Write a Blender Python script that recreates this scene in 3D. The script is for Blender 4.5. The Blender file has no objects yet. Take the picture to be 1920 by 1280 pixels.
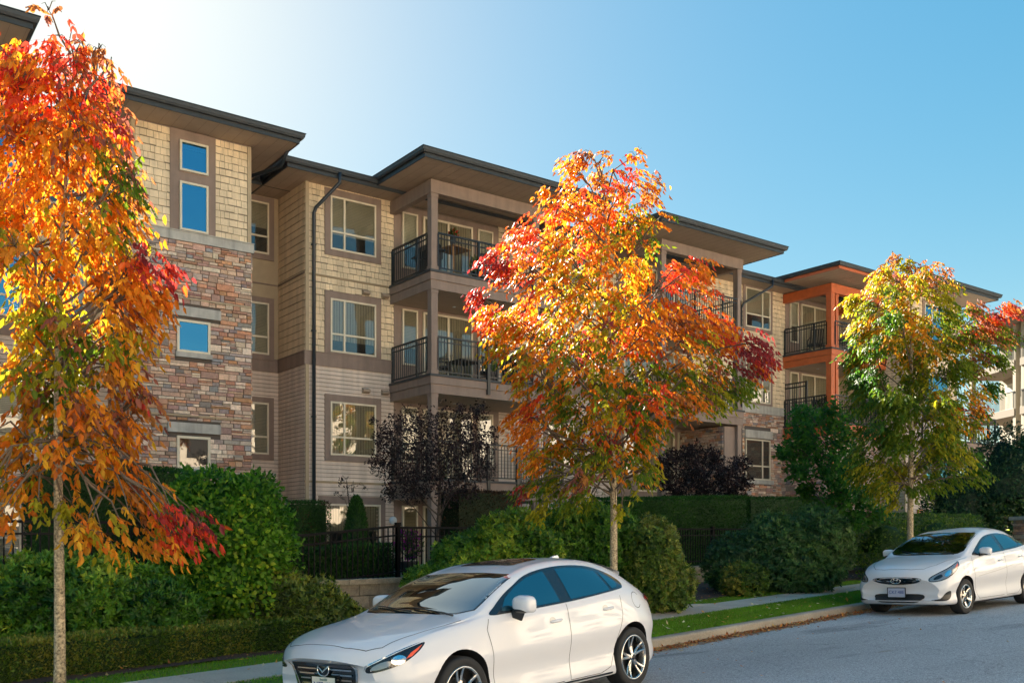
import bpy, bmesh, math, random
import numpy as np
from mathutils import Vector, Matrix
from mathutils.bvhtree import BVHTree
from mathutils.geometry import delaunay_2d_cdt
scene = bpy.context.scene
col = scene.collection
R = math.radians

# ------------------------------------------------------------------ camera, sky, sun, exposure
FPX = 1813.0; HOR = 1010.0                       # focal length and horizon in pixels of the 1920 px photograph
EYE = 1.6
VIEW = R(53.5)                                   # heading of the view, from the facade's own direction (+X)
cam = bpy.data.objects.new('camera', bpy.data.cameras.new('camera'))
col.objects.link(cam)
cam.location = (0, 0, EYE)
cam.rotation_euler = (R(90), 0, VIEW - R(90))
cam.data.sensor_width = 36.0
cam.data.lens = FPX / 1920.0 * 36.0
cam.data.shift_y = (HOR - 640.0) / 1920.0
cam.data.clip_start = 0.1
cam.data.clip_end = 3000
scene.camera = cam

SUN_EL = R(30.0); SUN_AZ = R(11.5)               # azimuth clockwise from +Y
world = bpy.data.worlds.new('World'); scene.world = world
world.use_nodes = True
wn = world.node_tree
bg = wn.nodes['Background']
sky = wn.nodes.new('ShaderNodeTexSky')
sky.sky_type = 'NISHITA'; sky.sun_disc = False
sky.sun_elevation = SUN_EL; sky.sun_rotation = SUN_AZ
sky.air_density = 1.0; sky.dust_density = 0.35; sky.ozone_density = 1.0; sky.altitude = 50
# the photograph is tone-mapped: compress the sky's range a little and keep its blue
gm = wn.nodes.new('ShaderNodeGamma'); gm.inputs[1].default_value = 0.36
hs = wn.nodes.new('ShaderNodeHueSaturation'); hs.inputs['Saturation'].default_value = 2.95; hs.inputs['Value'].default_value = 1.68
wn.links.new(sky.outputs[0], gm.inputs[0]); wn.links.new(gm.outputs[0], hs.inputs['Color']); 
tn = wn.nodes.new('ShaderNodeVectorMath'); tn.operation = 'MULTIPLY'; tn.inputs[1].default_value = (1.0, 1.03, .875)
wn.links.new(hs.outputs[0], tn.inputs[0]); wn.links.new(tn.outputs[0], bg.inputs[0])
bg.inputs[1].default_value = 0.060
sl = bpy.data.lights.new('sun', 'SUN'); sl.energy = 5.0; sl.angle = R(0.53); sl.color = (1.0, 0.90, 0.76)
sun = bpy.data.objects.new('sun', sl); col.objects.link(sun)
sd = Vector((math.sin(SUN_AZ) * math.cos(SUN_EL), math.cos(SUN_AZ) * math.cos(SUN_EL), math.sin(SUN_EL)))
sun.rotation_euler = sd.to_track_quat('Z', 'Y').to_euler()
sun.location = (0, 0, 30)
scene.view_settings.view_transform = 'Standard'
scene.view_settings.look = 'None'
scene.view_settings.exposure = 2.35
scene.view_settings.gamma = 1.0
scene.cycles.max_bounces = 8
scene.cycles.diffuse_bounces = 4
scene.cycles.transparent_max_bounces = 12
scene.cycles.use_denoising = True

CV, SV = math.cos(VIEW), math.sin(VIEW)
def world_xy(lat, dep): return (lat * SV + dep * CV, -lat * CV + dep * SV)
def at(px, py, dep):                             # a point seen at that pixel, dep metres away: a planning aid, gives real places
    a = (px - 960) / FPX; x, y = world_xy(a * dep, dep)
    return Vector((x, y, EYE + (HOR - py) / FPX * dep))
# street frame: t along the street (uphill), n towards the building
ST = VIEW - R(43.5); CT, STN = math.cos(ST), math.sin(ST)
OX, OY = world_xy(1.29, 10.2); GRADE = 0.024
def st_xy(t, n): return (OX + t * CT - n * STN, OY + t * STN + n * CT)
def xy_st(x, y):
    dx, dy = x - OX, y - OY
    return (dx * CT + dy * STN, -dx * STN + dy * CT)

# ------------------------------------------------------------------ helpers
def tag(o, label=None, cat=None, group=None, kind=None):
    if label: o['label'] = label
    if cat: o['category'] = cat
    if group: o['group'] = group
    if kind: o['kind'] = kind
    return o
def empty(name, loc=(0, 0, 0), rz=0.0):
    o = bpy.data.objects.new(name, None); col.objects.link(o)
    o.location = loc; o.rotation_euler = (0, 0, rz); o.empty_display_size = 0.2
    return o
class MB:
    def __init__(s): s.v = []; s.f = []; s.m = []; s.c = []
    def face(s, pts, mi=0, c=None):
        b = len(s.v); s.v.extend([tuple(p) for p in pts]); s.f.append(tuple(range(b, b + len(pts)))); s.m.append(mi); s.c.append(c)
    def mesh(s, vs, fs, mi=0, c=None):
        b = len(s.v); s.v.extend([tuple(p) for p in vs])
        for f in fs: s.f.append(tuple(b + i for i in f)); s.m.append(mi); s.c.append(c)
    def box(s, x0, x1, y0, y1, z0, z1, mi=0, c=None, T=None):
        vs = [Vector((x, y, z)) for z in (z0, z1) for (x, y) in ((x0, y0), (x1, y0), (x1, y1), (x0, y1))]
        if T is not None: vs = [T @ v for v in vs]
        s.mesh(vs, [(0, 3, 2, 1), (4, 5, 6, 7), (0, 1, 5, 4), (1, 2, 6, 5), (2, 3, 7, 6), (3, 0, 4, 7)], mi, c)
    def beam(s, a, b, w, h, mi=0, up=Vector((0, 0, 1))):
        a, b = Vector(a), Vector(b); d = (b - a).normalized()
        sd_ = d.cross(up)
        if sd_.length < 1e-4: sd_ = Vector((1, 0, 0))
        sd_.normalize(); u = sd_.cross(d).normalized()
        vs = [p + sd_ * (i * w / 2) + u * (j * h / 2) for p in (a, b) for (i, j) in ((-1, -1), (1, -1), (1, 1), (-1, 1))]
        s.mesh(vs, [(0, 1, 2, 3), (7, 6, 5, 4), (0, 4, 5, 1), (1, 5, 6, 2), (2, 6, 7, 3), (3, 7, 4, 0)], mi)
    def tube(s, pts, rad, n=8, mi=0, cap=True):
        pts = [Vector(p) for p in pts]
        if not hasattr(rad, '__len__'): rad = [rad] * len(pts)
        rings = []; ref = None
        for i, p in enumerate(pts):
            d = (pts[min(i + 1, len(pts) - 1)] - pts[max(i - 1, 0)]).normalized()
            if ref is None:
                ref = d.cross(Vector((0, 0, 1)))
                if ref.length < .1: ref = d.cross(Vector((1, 0, 0)))
            ref = (ref - d * ref.dot(d)).normalized(); q = d.cross(ref)
            rings.append([p + (ref * math.cos(2 * math.pi * k / n) + q * math.sin(2 * math.pi * k / n)) * rad[i] for k in range(n)])
        vs = [v for r in rings for v in r]
        fs = [(i * n + k, i * n + (k + 1) % n, (i + 1) * n + (k + 1) % n, (i + 1) * n + k) for i in range(len(pts) - 1) for k in range(n)]
        if cap: fs += [tuple(reversed(range(n))), tuple(range((len(pts) - 1) * n, len(pts) * n))]
        s.mesh(vs, fs, mi)
    def lathe(s, prof, axis_o, ax, n=24, mi=0, a0=0.0, a1=2 * math.pi):
        ax = Vector(ax).normalized(); o = Vector(axis_o)
        e1 = ax.orthogonal().normalized(); e2 = ax.cross(e1)
        full = abs(a1 - a0 - 2 * math.pi) < 1e-6; cnt = n if full else n + 1
        vs = [o + ax * h + (e1 * math.cos(a0 + (a1 - a0) * k / n) + e2 * math.sin(a0 + (a1 - a0) * k / n)) * r for (r, h) in prof for k in range(cnt)]
        fs = [(i * cnt + k, i * cnt + (k + 1) % cnt, (i + 1) * cnt + (k + 1) % cnt, (i + 1) * cnt + k) for i in range(len(prof) - 1) for k in range(n)]
        s.mesh(vs, fs, mi)
    def prism(s, poly, z0, z1, mi=0, T=None):
        n = len(poly); vs = [Vector((p[0], p[1], z)) for z in (z0, z1) for p in poly]
        if T is not None: vs = [T @ v for v in vs]
        s.mesh(vs, [tuple(reversed(range(n))), tuple(range(n, 2 * n))] + [(i, (i + 1) % n, n + (i + 1) % n, n + i) for i in range(n)], mi)
    def build(s, name, mats, parent=None, smooth=False, recalc=False):
        me = bpy.data.meshes.new(name); me.from_pydata(s.v, [], s.f)
        if not isinstance(mats, (list, tuple)): mats = [mats]
        for m in mats: me.materials.append(m)
        if len(mats) > 1: me.polygons.foreach_set('material_index', s.m)
        if any(c is not None for c in s.c):
            a = me.attributes.new('tint', 'FLOAT_COLOR', 'FACE')
            arr = np.array([(c if c is not None else (1, 1, 1)) + (1,) for c in s.c], dtype=np.float32)
            a.data.foreach_set('color', arr.ravel())
        if smooth: me.polygons.foreach_set('use_smooth', [True] * len(s.f))
        if recalc:
            bm = bmesh.new(); bm.from_mesh(me); bmesh.ops.recalc_face_normals(bm, faces=bm.faces); bm.to_mesh(me); bm.free()
        me.update()
        o = bpy.data.objects.new(name, me); col.objects.link(o)
        if parent is not None: o.parent = parent
        return o

# ------------------------------------------------------------------ materials
def mat(name, base=(.5, .5, .5), rough=.6, metal=0.0, spec=0.5, coat=0.0, noise=None, bump=0.0, bscale=60, tint=False, var=0.0, emit=None, streak=0.0):
    m = bpy.data.materials.new(name); m.use_nodes = True; nt = m.node_tree; N, L = nt.nodes, nt.links
    b = N['Principled BSDF']
    b.inputs['Roughness'].default_value = rough; b.inputs['Metallic'].default_value = metal
    b.inputs['Specular IOR Level'].default_value = spec; b.inputs['Coat Weight'].default_value = coat
    b.inputs['Coat Roughness'].default_value = 0.03
    b.inputs['Base Color'].default_value = (*base, 1)
    src = None
    if tint:
        at_ = N.new('ShaderNodeAttribute'); at_.attribute_name = 'tint'; src = at_.outputs['Color']
    tc = N.new('ShaderNodeTexCoord')
    if noise:                                    # noise = (scale, amount, [scale2, amount2])
        for k in range(0, len(noise), 2):
            nz = N.new('ShaderNodeTexNoise'); nz.inputs['Scale'].default_value = noise[k]; nz.inputs['Detail'].default_value = 6
            L.new(tc.outputs['Object'], nz.inputs['Vector'])
            mr = N.new('ShaderNodeMapRange'); mr.inputs['From Min'].default_value = .3; mr.inputs['From Max'].default_value = .7
            mr.inputs['To Min'].default_value = 1 - noise[k + 1]; mr.inputs['To Max'].default_value = 1 + noise[k + 1]
            L.new(nz.outputs['Fac'], mr.inputs['Value'])
            mx = N.new('ShaderNodeVectorMath'); mx.operation = 'SCALE'
            if src: L.new(src, mx.inputs[0])
            else: mx.inputs[0].default_value = base
            L.new(mr.outputs[0], mx.inputs['Scale']); src = mx.outputs[0]
    if streak:                                   # rain streaks and dust, drawn out downwards
        mp = N.new('ShaderNodeMapping'); mp.inputs['Scale'].default_value = (5.0, 5.0, .45); L.new(tc.outputs['Object'], mp.inputs['Vector'])
        nz = N.new('ShaderNodeTexNoise'); nz.inputs['Scale'].default_value = 1.0; nz.inputs['Detail'].default_value = 7; L.new(mp.outputs[0], nz.inputs['Vector'])
        mr = N.new('ShaderNodeMapRange'); mr.inputs['From Min'].default_value = .38; mr.inputs['From Max'].default_value = .68; mr.inputs['To Min'].default_value = 1 + streak * .4; mr.inputs['To Max'].default_value = 1 - streak
        L.new(nz.outputs['Fac'], mr.inputs['Value']); mx = N.new('ShaderNodeVectorMath'); mx.operation = 'SCALE'
        if src: L.new(src, mx.inputs[0])
        else: mx.inputs[0].default_value = base
        L.new(mr.outputs[0], mx.inputs['Scale']); src = mx.outputs[0]
    if src: L.new(src, b.inputs['Base Color'])
    if bump:
        nz = N.new('ShaderNodeTexNoise'); nz.inputs['Scale'].default_value = bscale; nz.inputs['Detail'].default_value = 5
        L.new(tc.outputs['Object'], nz.inputs['Vector'])
        bp = N.new('ShaderNodeBump'); bp.inputs['Strength'].default_value = bump; bp.inputs['Distance'].default_value = 0.01
        L.new(nz.outputs['Fac'], bp.inputs['Height']); L.new(bp.outputs[0], b.inputs['Normal'])
    if emit: b.inputs['Emission Color'].default_value = (*emit[:3], 1); b.inputs['Emission Strength'].default_value = emit[3]
    return m
def leaf_mat(name, rough=.45, trans=.45, spec=.4):
    m = bpy.data.materials.new(name); m.use_nodes = True; nt = m.node_tree; N, L = nt.nodes, nt.links
    b = N['Principled BSDF']; b.inputs['Roughness'].default_value = rough; b.inputs['Specular IOR Level'].default_value = spec
    a = N.new('ShaderNodeAttribute'); a.attribute_name = 'tint'
    t = N.new('ShaderNodeBsdfTranslucent'); mx = N.new('ShaderNodeMixShader'); mx.inputs[0].default_value = trans
    L.new(a.outputs['Color'], b.inputs['Base Color']); L.new(a.outputs['Color'], t.inputs['Color'])
    L.new(b.outputs[0], mx.inputs[1]); L.new(t.outputs[0], mx.inputs[2]); L.new(mx.outputs[0], N['Material Output'].inputs[0])
    return m
def glass_mat(name, refl=.3, tint=(.55, .6, .6), gcol=(1, 1, 1)):
    m = bpy.data.materials.new(name); m.use_nodes = True; nt = m.node_tree; N, L = nt.nodes, nt.links
    N.remove(N['Principled BSDF'])
    g = N.new('ShaderNodeBsdfGlossy'); g.inputs['Roughness'].default_value = .01; g.inputs['Color'].default_value = (*gcol, 1)
    t = N.new('ShaderNodeBsdfTransparent'); t.inputs['Color'].default_value = (*tint, 1)
    fr = N.new('ShaderNodeFresnel'); fr.inputs['IOR'].default_value = 1.5
    ad = N.new('ShaderNodeMath'); ad.operation = 'ADD'; ad.use_clamp = True; ad.inputs[1].default_value = refl
    # a gentle large-scale waviness, as in real panes
    tc = N.new('ShaderNodeTexCoord'); nz = N.new('ShaderNodeTexNoise'); nz.inputs['Scale'].default_value = 1.3; nz.inputs['Detail'].default_value = 1
    bp = N.new('ShaderNodeBump'); bp.inputs['Strength'].default_value = .25; bp.inputs['Distance'].default_value = .02
    L.new(tc.outputs['Object'], nz.inputs['Vector']); L.new(nz.outputs['Fac'], bp.inputs['Height']); L.new(bp.outputs[0], g.inputs['Normal'])
    mx = N.new('ShaderNodeMixShader')
    L.new(fr.outputs[0], ad.inputs[0]); L.new(ad.outputs[0], mx.inputs[0])
    L.new(t.outputs[0], mx.inputs[1]); L.new(g.outputs[0], mx.inputs[2]); L.new(mx.outputs[0], N['Material Output'].inputs[0])
    return m
M = {}
M['shingle'] = mat('shingle', rough=.75, tint=True, noise=(3, .10, 40, .06), bump=.2, bscale=90, streak=.16)
M['lap'] = mat('lap', rough=.7, tint=True, noise=(2, .07, 50, .05), bump=.15, bscale=80, streak=.16)
M['stone'] = mat('stone', rough=.85, tint=True, noise=(14, .18, 60, .15), bump=.8, bscale=45)
M['gap'] = mat('gap_shadow', (.17, .13, .095), .95)  # dark backing that paints the shadow lines under boards and shingles
M['mortar'] = mat('mortar', (.10, .085, .075), .95)
M['trim_brown'] = mat('trim_brown', (.25, .18, .145), .7, noise=(5, .06), streak=.14)
M['trim_tan'] = mat('trim_tan', (.40, .31, .20), .7, noise=(5, .06))
M['cream'] = mat('cream', (.66, .58, .44), .45, noise=(9, .04))
M['concrete_band'] = mat('concrete_band', (.42, .40, .36), .8, noise=(6, .10, 60, .05), bump=.1, streak=.25)
M['fascia'] = mat('fascia', (.030, .036, .042), .5, noise=(4, .12))
M['roof'] = mat('roof', (.045, .045, .05), .9, noise=(8, .2, 80, .2), bump=.4)
M['downpipe'] = mat('downpipe', (.022, .030, .040), .4)
M['soffit'] = mat('soffit', (.40, .30, .22), .7, noise=(3, .05))
M['orange_wood'] = mat('orange_wood', (.52, .115, .03), .5, noise=(6, .10, 70, .06))
M['rail'] = mat('rail', (.010, .014, .018), .35)
M['deck_edge'] = mat('deck_edge', (.035, .04, .045), .6)
M['door_white'] = mat('door_white', (.62, .60, .55), .4)
M['pane'] = glass_mat('pane', .09, (.78, .80, .78))
M['pane_blue'] = glass_mat('pane_blue', .62, (.2, .22, .24), (.20, .50, .68))
M['blind'] = mat('blind', (.36, .32, .23), .8, noise=(1.5, .12))
M['blind_light'] = mat('blind_light', (.55, .52, .42), .8, noise=(1.5, .15))
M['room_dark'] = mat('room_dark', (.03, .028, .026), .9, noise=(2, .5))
M['asphalt'] = None
M['bark'] = mat('bark', (.36, .29, .19), .9, noise=(6, .2, 45, .75), bump=.8, bscale=70)
M['bark_limb'] = mat('bark_limb', (.13, .095, .065), .9, noise=(20, .3))
M['bark_dark'] = mat('bark_dark', (.07, .055, .045), .9, noise=(20, .3))
M['leaf'] = leaf_mat('leaf', trans=.6)
M['leaf_gloss'] = leaf_mat('leaf_gloss', .36, .32, .32)
M['leaf_dull'] = leaf_mat('leaf_dull', .6, .3, .3)
M['wood'] = mat('wood', (.33, .17, .07), .55, noise=(20, .2))
M['dark_plastic'] = mat('dark_plastic', (.015, .016, .018), .45)
M['white_paint'] = mat('white_paint', (.75, .75, .73), .45)
M['lamp_glass'] = mat('lamp_glass', (.7, .75, .8), .2)
# ------------------------------------------------------------------ the ground, street and walks
def road_z(t, n):                                # world height of the road surface
    k = 0.025 + GRADE * t
    if n > -3.2: return k - 0.035 * n
    return k + 0.035 * 3.2 + 0.02 * (n + 3.2)
KERB_N = 1.9; KERB_W = 0.15; KERB_H = 0.145
WALK0, WALK1 = 3.28, 4.13
def land_z(t, n):                                # behind the kerb
    base = 0.025 + GRADE * t - 0.035 * KERB_N + KERB_H
    z = base + 0.012 * (n - KERB_N)
    if n > 5.0:
        z += min((n - 5.0) / 2.2, 1.0) * 0.06
    return z
def sheet(name, ts, ns, zf, m, off=0.0):
    mb = MB(); vs = []
    for t in ts:
        for n in ns:
            x, y = st_xy(t, n); vs.append((x, y, zf(t, n) + off))
    k = len(ns)
    fs = [(i * k + j, (i + 1) * k + j, (i + 1) * k + j + 1, i * k + j + 1) for i in range(len(ts) - 1) for j in range(k - 1)]
    mb.mesh(vs, fs)
    return tag(mb.build(name, m, None, True), kind='structure')
def ground_mat():
    m = mat('soil', (.050, .026, .018), .95, noise=(9, .35, 60, .5), bump=1.0, bscale=50); return m
def asphalt_mat():
    m = bpy.data.materials.new('asphalt'); m.use_nodes = True; nt = m.node_tree; N, L = nt.nodes, nt.links
    b = N['Principled BSDF']; b.inputs['Roughness'].default_value = .82; b.inputs['Specular IOR Level'].default_value = .35
    tc = N.new('ShaderNodeTexCoord')
    def nz(s, d=6, sc=(1, 1, 1)):
        mp = N.new('ShaderNodeMapping'); mp.inputs['Scale'].default_value = sc; mp.inputs['Rotation'].default_value = (0, 0, -ST)
        n = N.new('ShaderNodeTexNoise'); n.inputs['Scale'].default_value = s; n.inputs['Detail'].default_value = d
        L.new(tc.outputs['Object'], mp.inputs['Vector']); L.new(mp.outputs[0], n.inputs['Vector']); return n.outputs['Fac']
    def rng(f, a, b_, c, d):
        mr = N.new('ShaderNodeMapRange'); mr.inputs[1].default_value = a; mr.inputs[2].default_value = b_; mr.inputs[3].default_value = c; mr.inputs[4].default_value = d
        L.new(f, mr.inputs[0]); return mr.outputs[0]
    def mul(p, q):
        mm = N.new('ShaderNodeMath'); mm.operation = 'MULTIPLY'; L.new(p, mm.inputs[0]); L.new(q, mm.inputs[1]); return mm.outputs[0]
    big = rng(nz(.5, 4, (.35, 1, 1)), .3, .7, .85, 1.15)
    fine = rng(nz(110, 3), .35, .65, .5, 1.55)
    mid = rng(nz(34, 8), .32, .68, .72, 1.28)
    patch = rng(nz(.9, 3, (.35, 1.6, 1)), .60, .70, 1.0, .62)   # dark oil and tar smears
    vo = N.new('ShaderNodeTexVoronoi'); vo.feature = 'DISTANCE_TO_EDGE'; vo.inputs['Scale'].default_value = .33
    wv = N.new('ShaderNodeTexNoise'); wv.inputs['Scale'].default_value = 1.2; wv.inputs['Detail'].default_value = 8
    wa = N.new('ShaderNodeVectorMath'); wa.operation = 'SCALE'; wa.inputs['Scale'].default_value = 1.6; ad = N.new('ShaderNodeVectorMath'); ad.operation = 'ADD'
    L.new(tc.outputs['Object'], wv.inputs['Vector']); L.new(wv.outputs['Color'], wa.inputs[0]); L.new(wa.outputs[0], ad.inputs[0]); L.new(tc.outputs['Object'], ad.inputs[1]); L.new(ad.outputs[0], vo.inputs['Vector'])
    crack = rng(vo.outputs['Distance'], .0, .007, .72, 1.0)
    f = mul(mul(mul(mul(big, fine), mid), patch), crack)
    sc_ = N.new('ShaderNodeVectorMath'); sc_.operation = 'SCALE'; sc_.inputs[0].default_value = (.365, .375, .385); L.new(f, sc_.inputs['Scale'])
    pale = rng(nz(1.7, 3, (.5, 1, 1)), .70, .76, 0.0, .5)       # pale dusty patches
    mx = N.new('ShaderNodeMix'); mx.data_type = 'RGBA'; L.new(pale, mx.inputs[0]); L.new(sc_.outputs[0], mx.inputs[6]); mx.inputs[7].default_value = (.22, .18, .13, 1)
    L.new(mx.outputs[2], b.inputs['Base Color'])
    bp = N.new('ShaderNodeBump'); bp.inputs['Strength'].default_value = .6; bp.inputs['Distance'].default_value = .006
    L.new(nz(140, 3), bp.inputs['Height']); L.new(bp.outputs[0], b.inputs['Normal'])
    return m
def lin(a, b, n): return [a + (b - a) * i / n for i in range(n + 1)]
def far_z(t, n):
    t2 = max(-60.0, min(90.0, t)); n2 = max(-20.0, min(10.0, n))
    return min(road_z(t2, n2), land_z(t2, n2)) - 0.35
sheet('ground', lin(-600, -60, 6) + lin(-40, 80, 12) + lin(120, 900, 8), lin(-500, -30, 8) + lin(-20, 30, 10) + lin(60, 900, 8), far_z, ground_mat())
sheet('road', lin(-60, 90, 150), [-12, -10, -8, -6, -4.5, -3.2, -2, -1, 0, 1, 1.5, KERB_N - .001], road_z, asphalt_mat())
M['kerb'] = mat('kerb', (.30, .27, .22), .85, noise=(1.2, .18, 30, .14), bump=.4, bscale=60)
M['walk'] = mat('walk', (.46, .395, .32), .85, noise=(1.5, .12, 40, .12), bump=.3, bscale=70)
# kerb: separate cast lengths with fine joints, rounded nose, in one structure
mb = MB()
t = -40.0
while t < 60:
    L_ = 3.0; a, b = t + .006, t + L_ - .006; prof = [(0, -.02), (0, KERB_H - .03), (.012, KERB_H - .01), (.035, KERB_H), (KERB_W, KERB_H + .002)]
    vs = []
    for tt in (a, b):
        for (dn, dz) in prof:
            x, y = st_xy(tt, KERB_N + dn); vs.append((x, y, road_z(tt, KERB_N) + dz))
    k = len(prof); mb.mesh(vs, [(i, k + i, k + i + 1, i + 1) for i in range(k - 1)] + [tuple(range(k)), tuple(reversed(range(k, 2 * k)))])
    t += L_
tag(mb.build('kerb', M['kerb'], None), kind='structure')
# concrete gutter pan in front of the kerb
sheet('gutter_pan', lin(-40, 60, 60), [KERB_N - .26, KERB_N - .003], road_z, M['kerb'], .004)
lawn_m = mat('lawn_soil', (.06, .14, .02), .95, noise=(3, .25, 50, .4), bump=.8, bscale=60)
sheet('lawn_strip', lin(-40, 60, 80), [KERB_N + KERB_W + .001, 2.6, WALK0 - .002], lambda t, n: land_z(t, n) - .006, lawn_m)
# pavement slabs with tooled joints
mb = MB(); t = -30.0
while t < 45:
    a, b = t + .008, t + 1.5 - .008; vs = []
    for (tt, nn, dz) in ((a, WALK0, 0), (b, WALK0, 0), (b, WALK1, 0), (a, WALK1, 0)):
        x, y = st_xy(tt, nn); vs.append((x, y, land_z(tt, nn) + .012))
    lo = [(v[0], v[1], v[2] - .12) for v in vs]
    mb.mesh(vs + lo, [(0, 1, 2, 3), (0, 4, 5, 1), (1, 5, 6, 2), (2, 6, 7, 3), (3, 7, 4, 0)]); t += 1.5
tag(mb.build('pavement', M['walk'], None), kind='structure')
sheet('lawn_edge', lin(-30, 45, 80), [WALK1 + .002, 4.4, 4.72], lambda t, n: land_z(t, n) - .002, lawn_m)
BED_N = 4.72
TER_Z = .92                                       # terrace in front of the ground-floor flats
sheet('planting_bed', lin(-30, 45, 100), [BED_N + .001, 5.2, 5.8, 6.4, 7.1], lambda t, n: land_z(t, n) + .02 + .02 * math.sin(t * 3.1) * math.sin(n * 5), ground_mat())
sheet('terrace', lin(-30, 55, 20), [7.2, 12, 18, 26], lambda t, n: TER_Z - .12 + .004 * t, mat('paving', (.16, .14, .12), .9, noise=(2, .2, 30, .2)))
# the side path that leaves the pavement towards the beds
mb = MB()
P = [(5.0, WALK1 + .004), (8.2, WALK1 + .004), (6.6, 4.98), (4.3, 5.25), (4.1, 4.98)]
vs = []
for (tt, nn) in P:
    x, y = st_xy(tt, nn); vs.append((x, y, land_z(tt, nn) + .016))
mb.mesh(vs + [(v[0], v[1], v[2] - .1) for v in vs], [tuple(range(len(P)))] + [(i, i + 5, (i + 1) % 5 + 5, (i + 1) % 5) for i in range(5)])
tag(mb.build('side_path', M['walk'], None), kind='structure')

# grass blades, mown short
def leaf_mesh(name, P, D, S, Ln, W, C, m, parent=None, fold=.18, kite=False):
    """P bases, D unit directions, S unit side vectors, Ln lengths, W widths, C colours: folded leaves, one mesh"""
    n = len(P); Ln = Ln[:, None]; W = W[:, None]; Nn = np.cross(D, S)
    if kite:
        V = np.stack([P, P + D * Ln * .5 + S * W * .5 + Nn * W * fold, P + D * Ln, P + D * Ln * .5 - S * W * .5 + Nn * W * fold], 1)
        idx = np.array([[0, 1, 2], [0, 2, 3]]); k = 4
        loops = (np.arange(n)[:, None, None] * k + idx[None]).reshape(-1); per = 3; nf = n * 2
    else:
        tip = P + D * Ln - Nn * Ln * .12
        V = np.stack([P, P + D * Ln * .3 + S * W * .5 + Nn * W * fold, P + D * Ln * .68 + S * W * .36 + Nn * W * fold * .7, tip,
                      P + D * Ln * .68 - S * W * .36 + Nn * W * fold * .7, P + D * Ln * .3 - S * W * .5 + Nn * W * fold], 1)
        idx = np.array([[0, 1, 2, 3], [0, 3, 4, 5]]); k = 6
        loops = (np.arange(n)[:, None, None] * k + idx[None]).reshape(-1); per = 4; nf = n * 2
    me = bpy.data.meshes.new(name)
    me.vertices.add(n * k); me.vertices.foreach_set('co', V.reshape(-1).astype(np.float32))
    me.loops.add(nf * per); me.loops.foreach_set('vertex_index', loops.astype(np.int32))
    me.polygons.add(nf); me.polygons.foreach_set('loop_start', (np.arange(nf) * per).astype(np.int32))
    try: me.polygons.foreach_set('loop_total', np.full(nf, per, np.int32))
    except Exception: pass
    me.materials.append(m)
    me.update(calc_edges=True)
    a = me.attributes.new('tint', 'FLOAT_COLOR', 'FACE')
    cc = np.concatenate([np.repeat(C, 2, 0), np.ones((nf, 1))], 1).astype(np.float32)
    a.data.foreach_set('color', cc.ravel())
    o = bpy.data.objects.new(name, me); col.objects.link(o)
    if parent is not None: o.parent = parent
    return o
def unit(v): return v / np.maximum(np.linalg.norm(v, axis=1, keepdims=True), 1e-9)
def perp(D, rng_):
    r = rng_.normal(size=D.shape); return unit(np.cross(D, r))
def vnoise(P, seed=0, f=1.0):                      # cheap smooth pseudo-noise
    r = np.random.default_rng(seed); o = np.zeros(len(P))
    for k in range(5):
        w = r.normal(size=3) * f * (1 + k * .6); o += np.sin(P @ w + r.uniform(0, 6.3)) / (1 + k * .5)
    return o / 2.6
rg = np.random.default_rng(5)
def grass(name, n, t0, t1, n0, n1, gap=None):
    t = rg.uniform(t0, t1, n); nn = rg.uniform(n0, n1, n)
    if gap: k_ = ~((t > gap[0]) & (t < gap[1])); t = t[k_]; nn = nn[k_]; n = len(t)
    P = np.array([(*st_xy(a, b), land_z(a, b) - .008) for a, b in zip(t, nn)])
    D = unit(rg.normal(size=(n, 3)) * [.45, .45, .1] + [0, 0, 1]); S = perp(D, rg)
    v = (vnoise(P, 3, 1.6) * .25 + rg.uniform(-.25, .25, n))[:, None]
    C = np.clip(np.array([[.11, .27, .014]]) * (1 + v) + np.array([[.06, .03, 0]]) * np.maximum(v, 0), .005, 1)
    dry = rg.random(n) < .05; C[dry] = [.25, .2, .08]
    o = leaf_mesh(name, P, D, S, rg.uniform(.022, .05, n), rg.uniform(.006, .011, n), C, M['leaf_dull'], kite=True)
    return tag(o, kind='stuff')
g1 = grass('verge_grass', 90000, 1.0, 16, KERB_N + KERB_W + .0, WALK0 - .0)
tag(g1, 'short mown green grass on the strip between kerb and pavement', 'grass')
g2 = grass('verge_grass', 16000, -9, 1.0, KERB_N + KERB_W, WALK0); tag(g2, 'short green grass at the foot of the front car beside the pavement', 'grass')
g3 = grass('lawn_edge_grass', 36000, -6, 16, WALK1, 4.75, (4.2, 7.9)); tag(g3, 'narrow band of grass between the pavement and the planting beds', 'grass')
# fallen leaves: drifts in the gutter, scattered ones on the verge
def fallen(name, n, tf, nf, zf, label, smin=.03, smax=.07, pal=None):
    t = tf(n); nn = nf(n)
    P = np.array([(*st_xy(a, b), zf(a, b) + .012) for a, b in zip(t, nn)]); P[:, 2] += rg.uniform(0, .018, n)
    D = unit(rg.normal(size=(n, 3)) * [1, 1, .25]); S = unit(np.cross(D, np.array([[0, 0, 1.]])) + rg.normal(size=(n, 3)) * .25)
    pal = pal or [(.55, .17, .04), (.62, .26, .06), (.36, .11, .035), (.66, .42, .16), (.26, .10, .05)]
    C = np.array(pal)[rg.integers(0, len(pal), n)] * rg.uniform(.6, 1.3, (n, 1))
    return tag(leaf_mesh(name, P, D, S, rg.uniform(smin, smax, n), rg.uniform(smin * .5, smax * .5, n), C, M['leaf_dull'], kite=True), label, 'fallen leaves', kind='stuff')
fallen('gutter_leaves', 5200, lambda n: np.where(rg.random(n) < .75, rg.uniform(1.5, 11.5, n), rg.uniform(-6, 30, n)),
       lambda n: KERB_N - .01 - np.abs(rg.normal(0, .13, n)), road_z, 'drift of brown and orange fallen leaves along the kerb', .035, .08)
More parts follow.
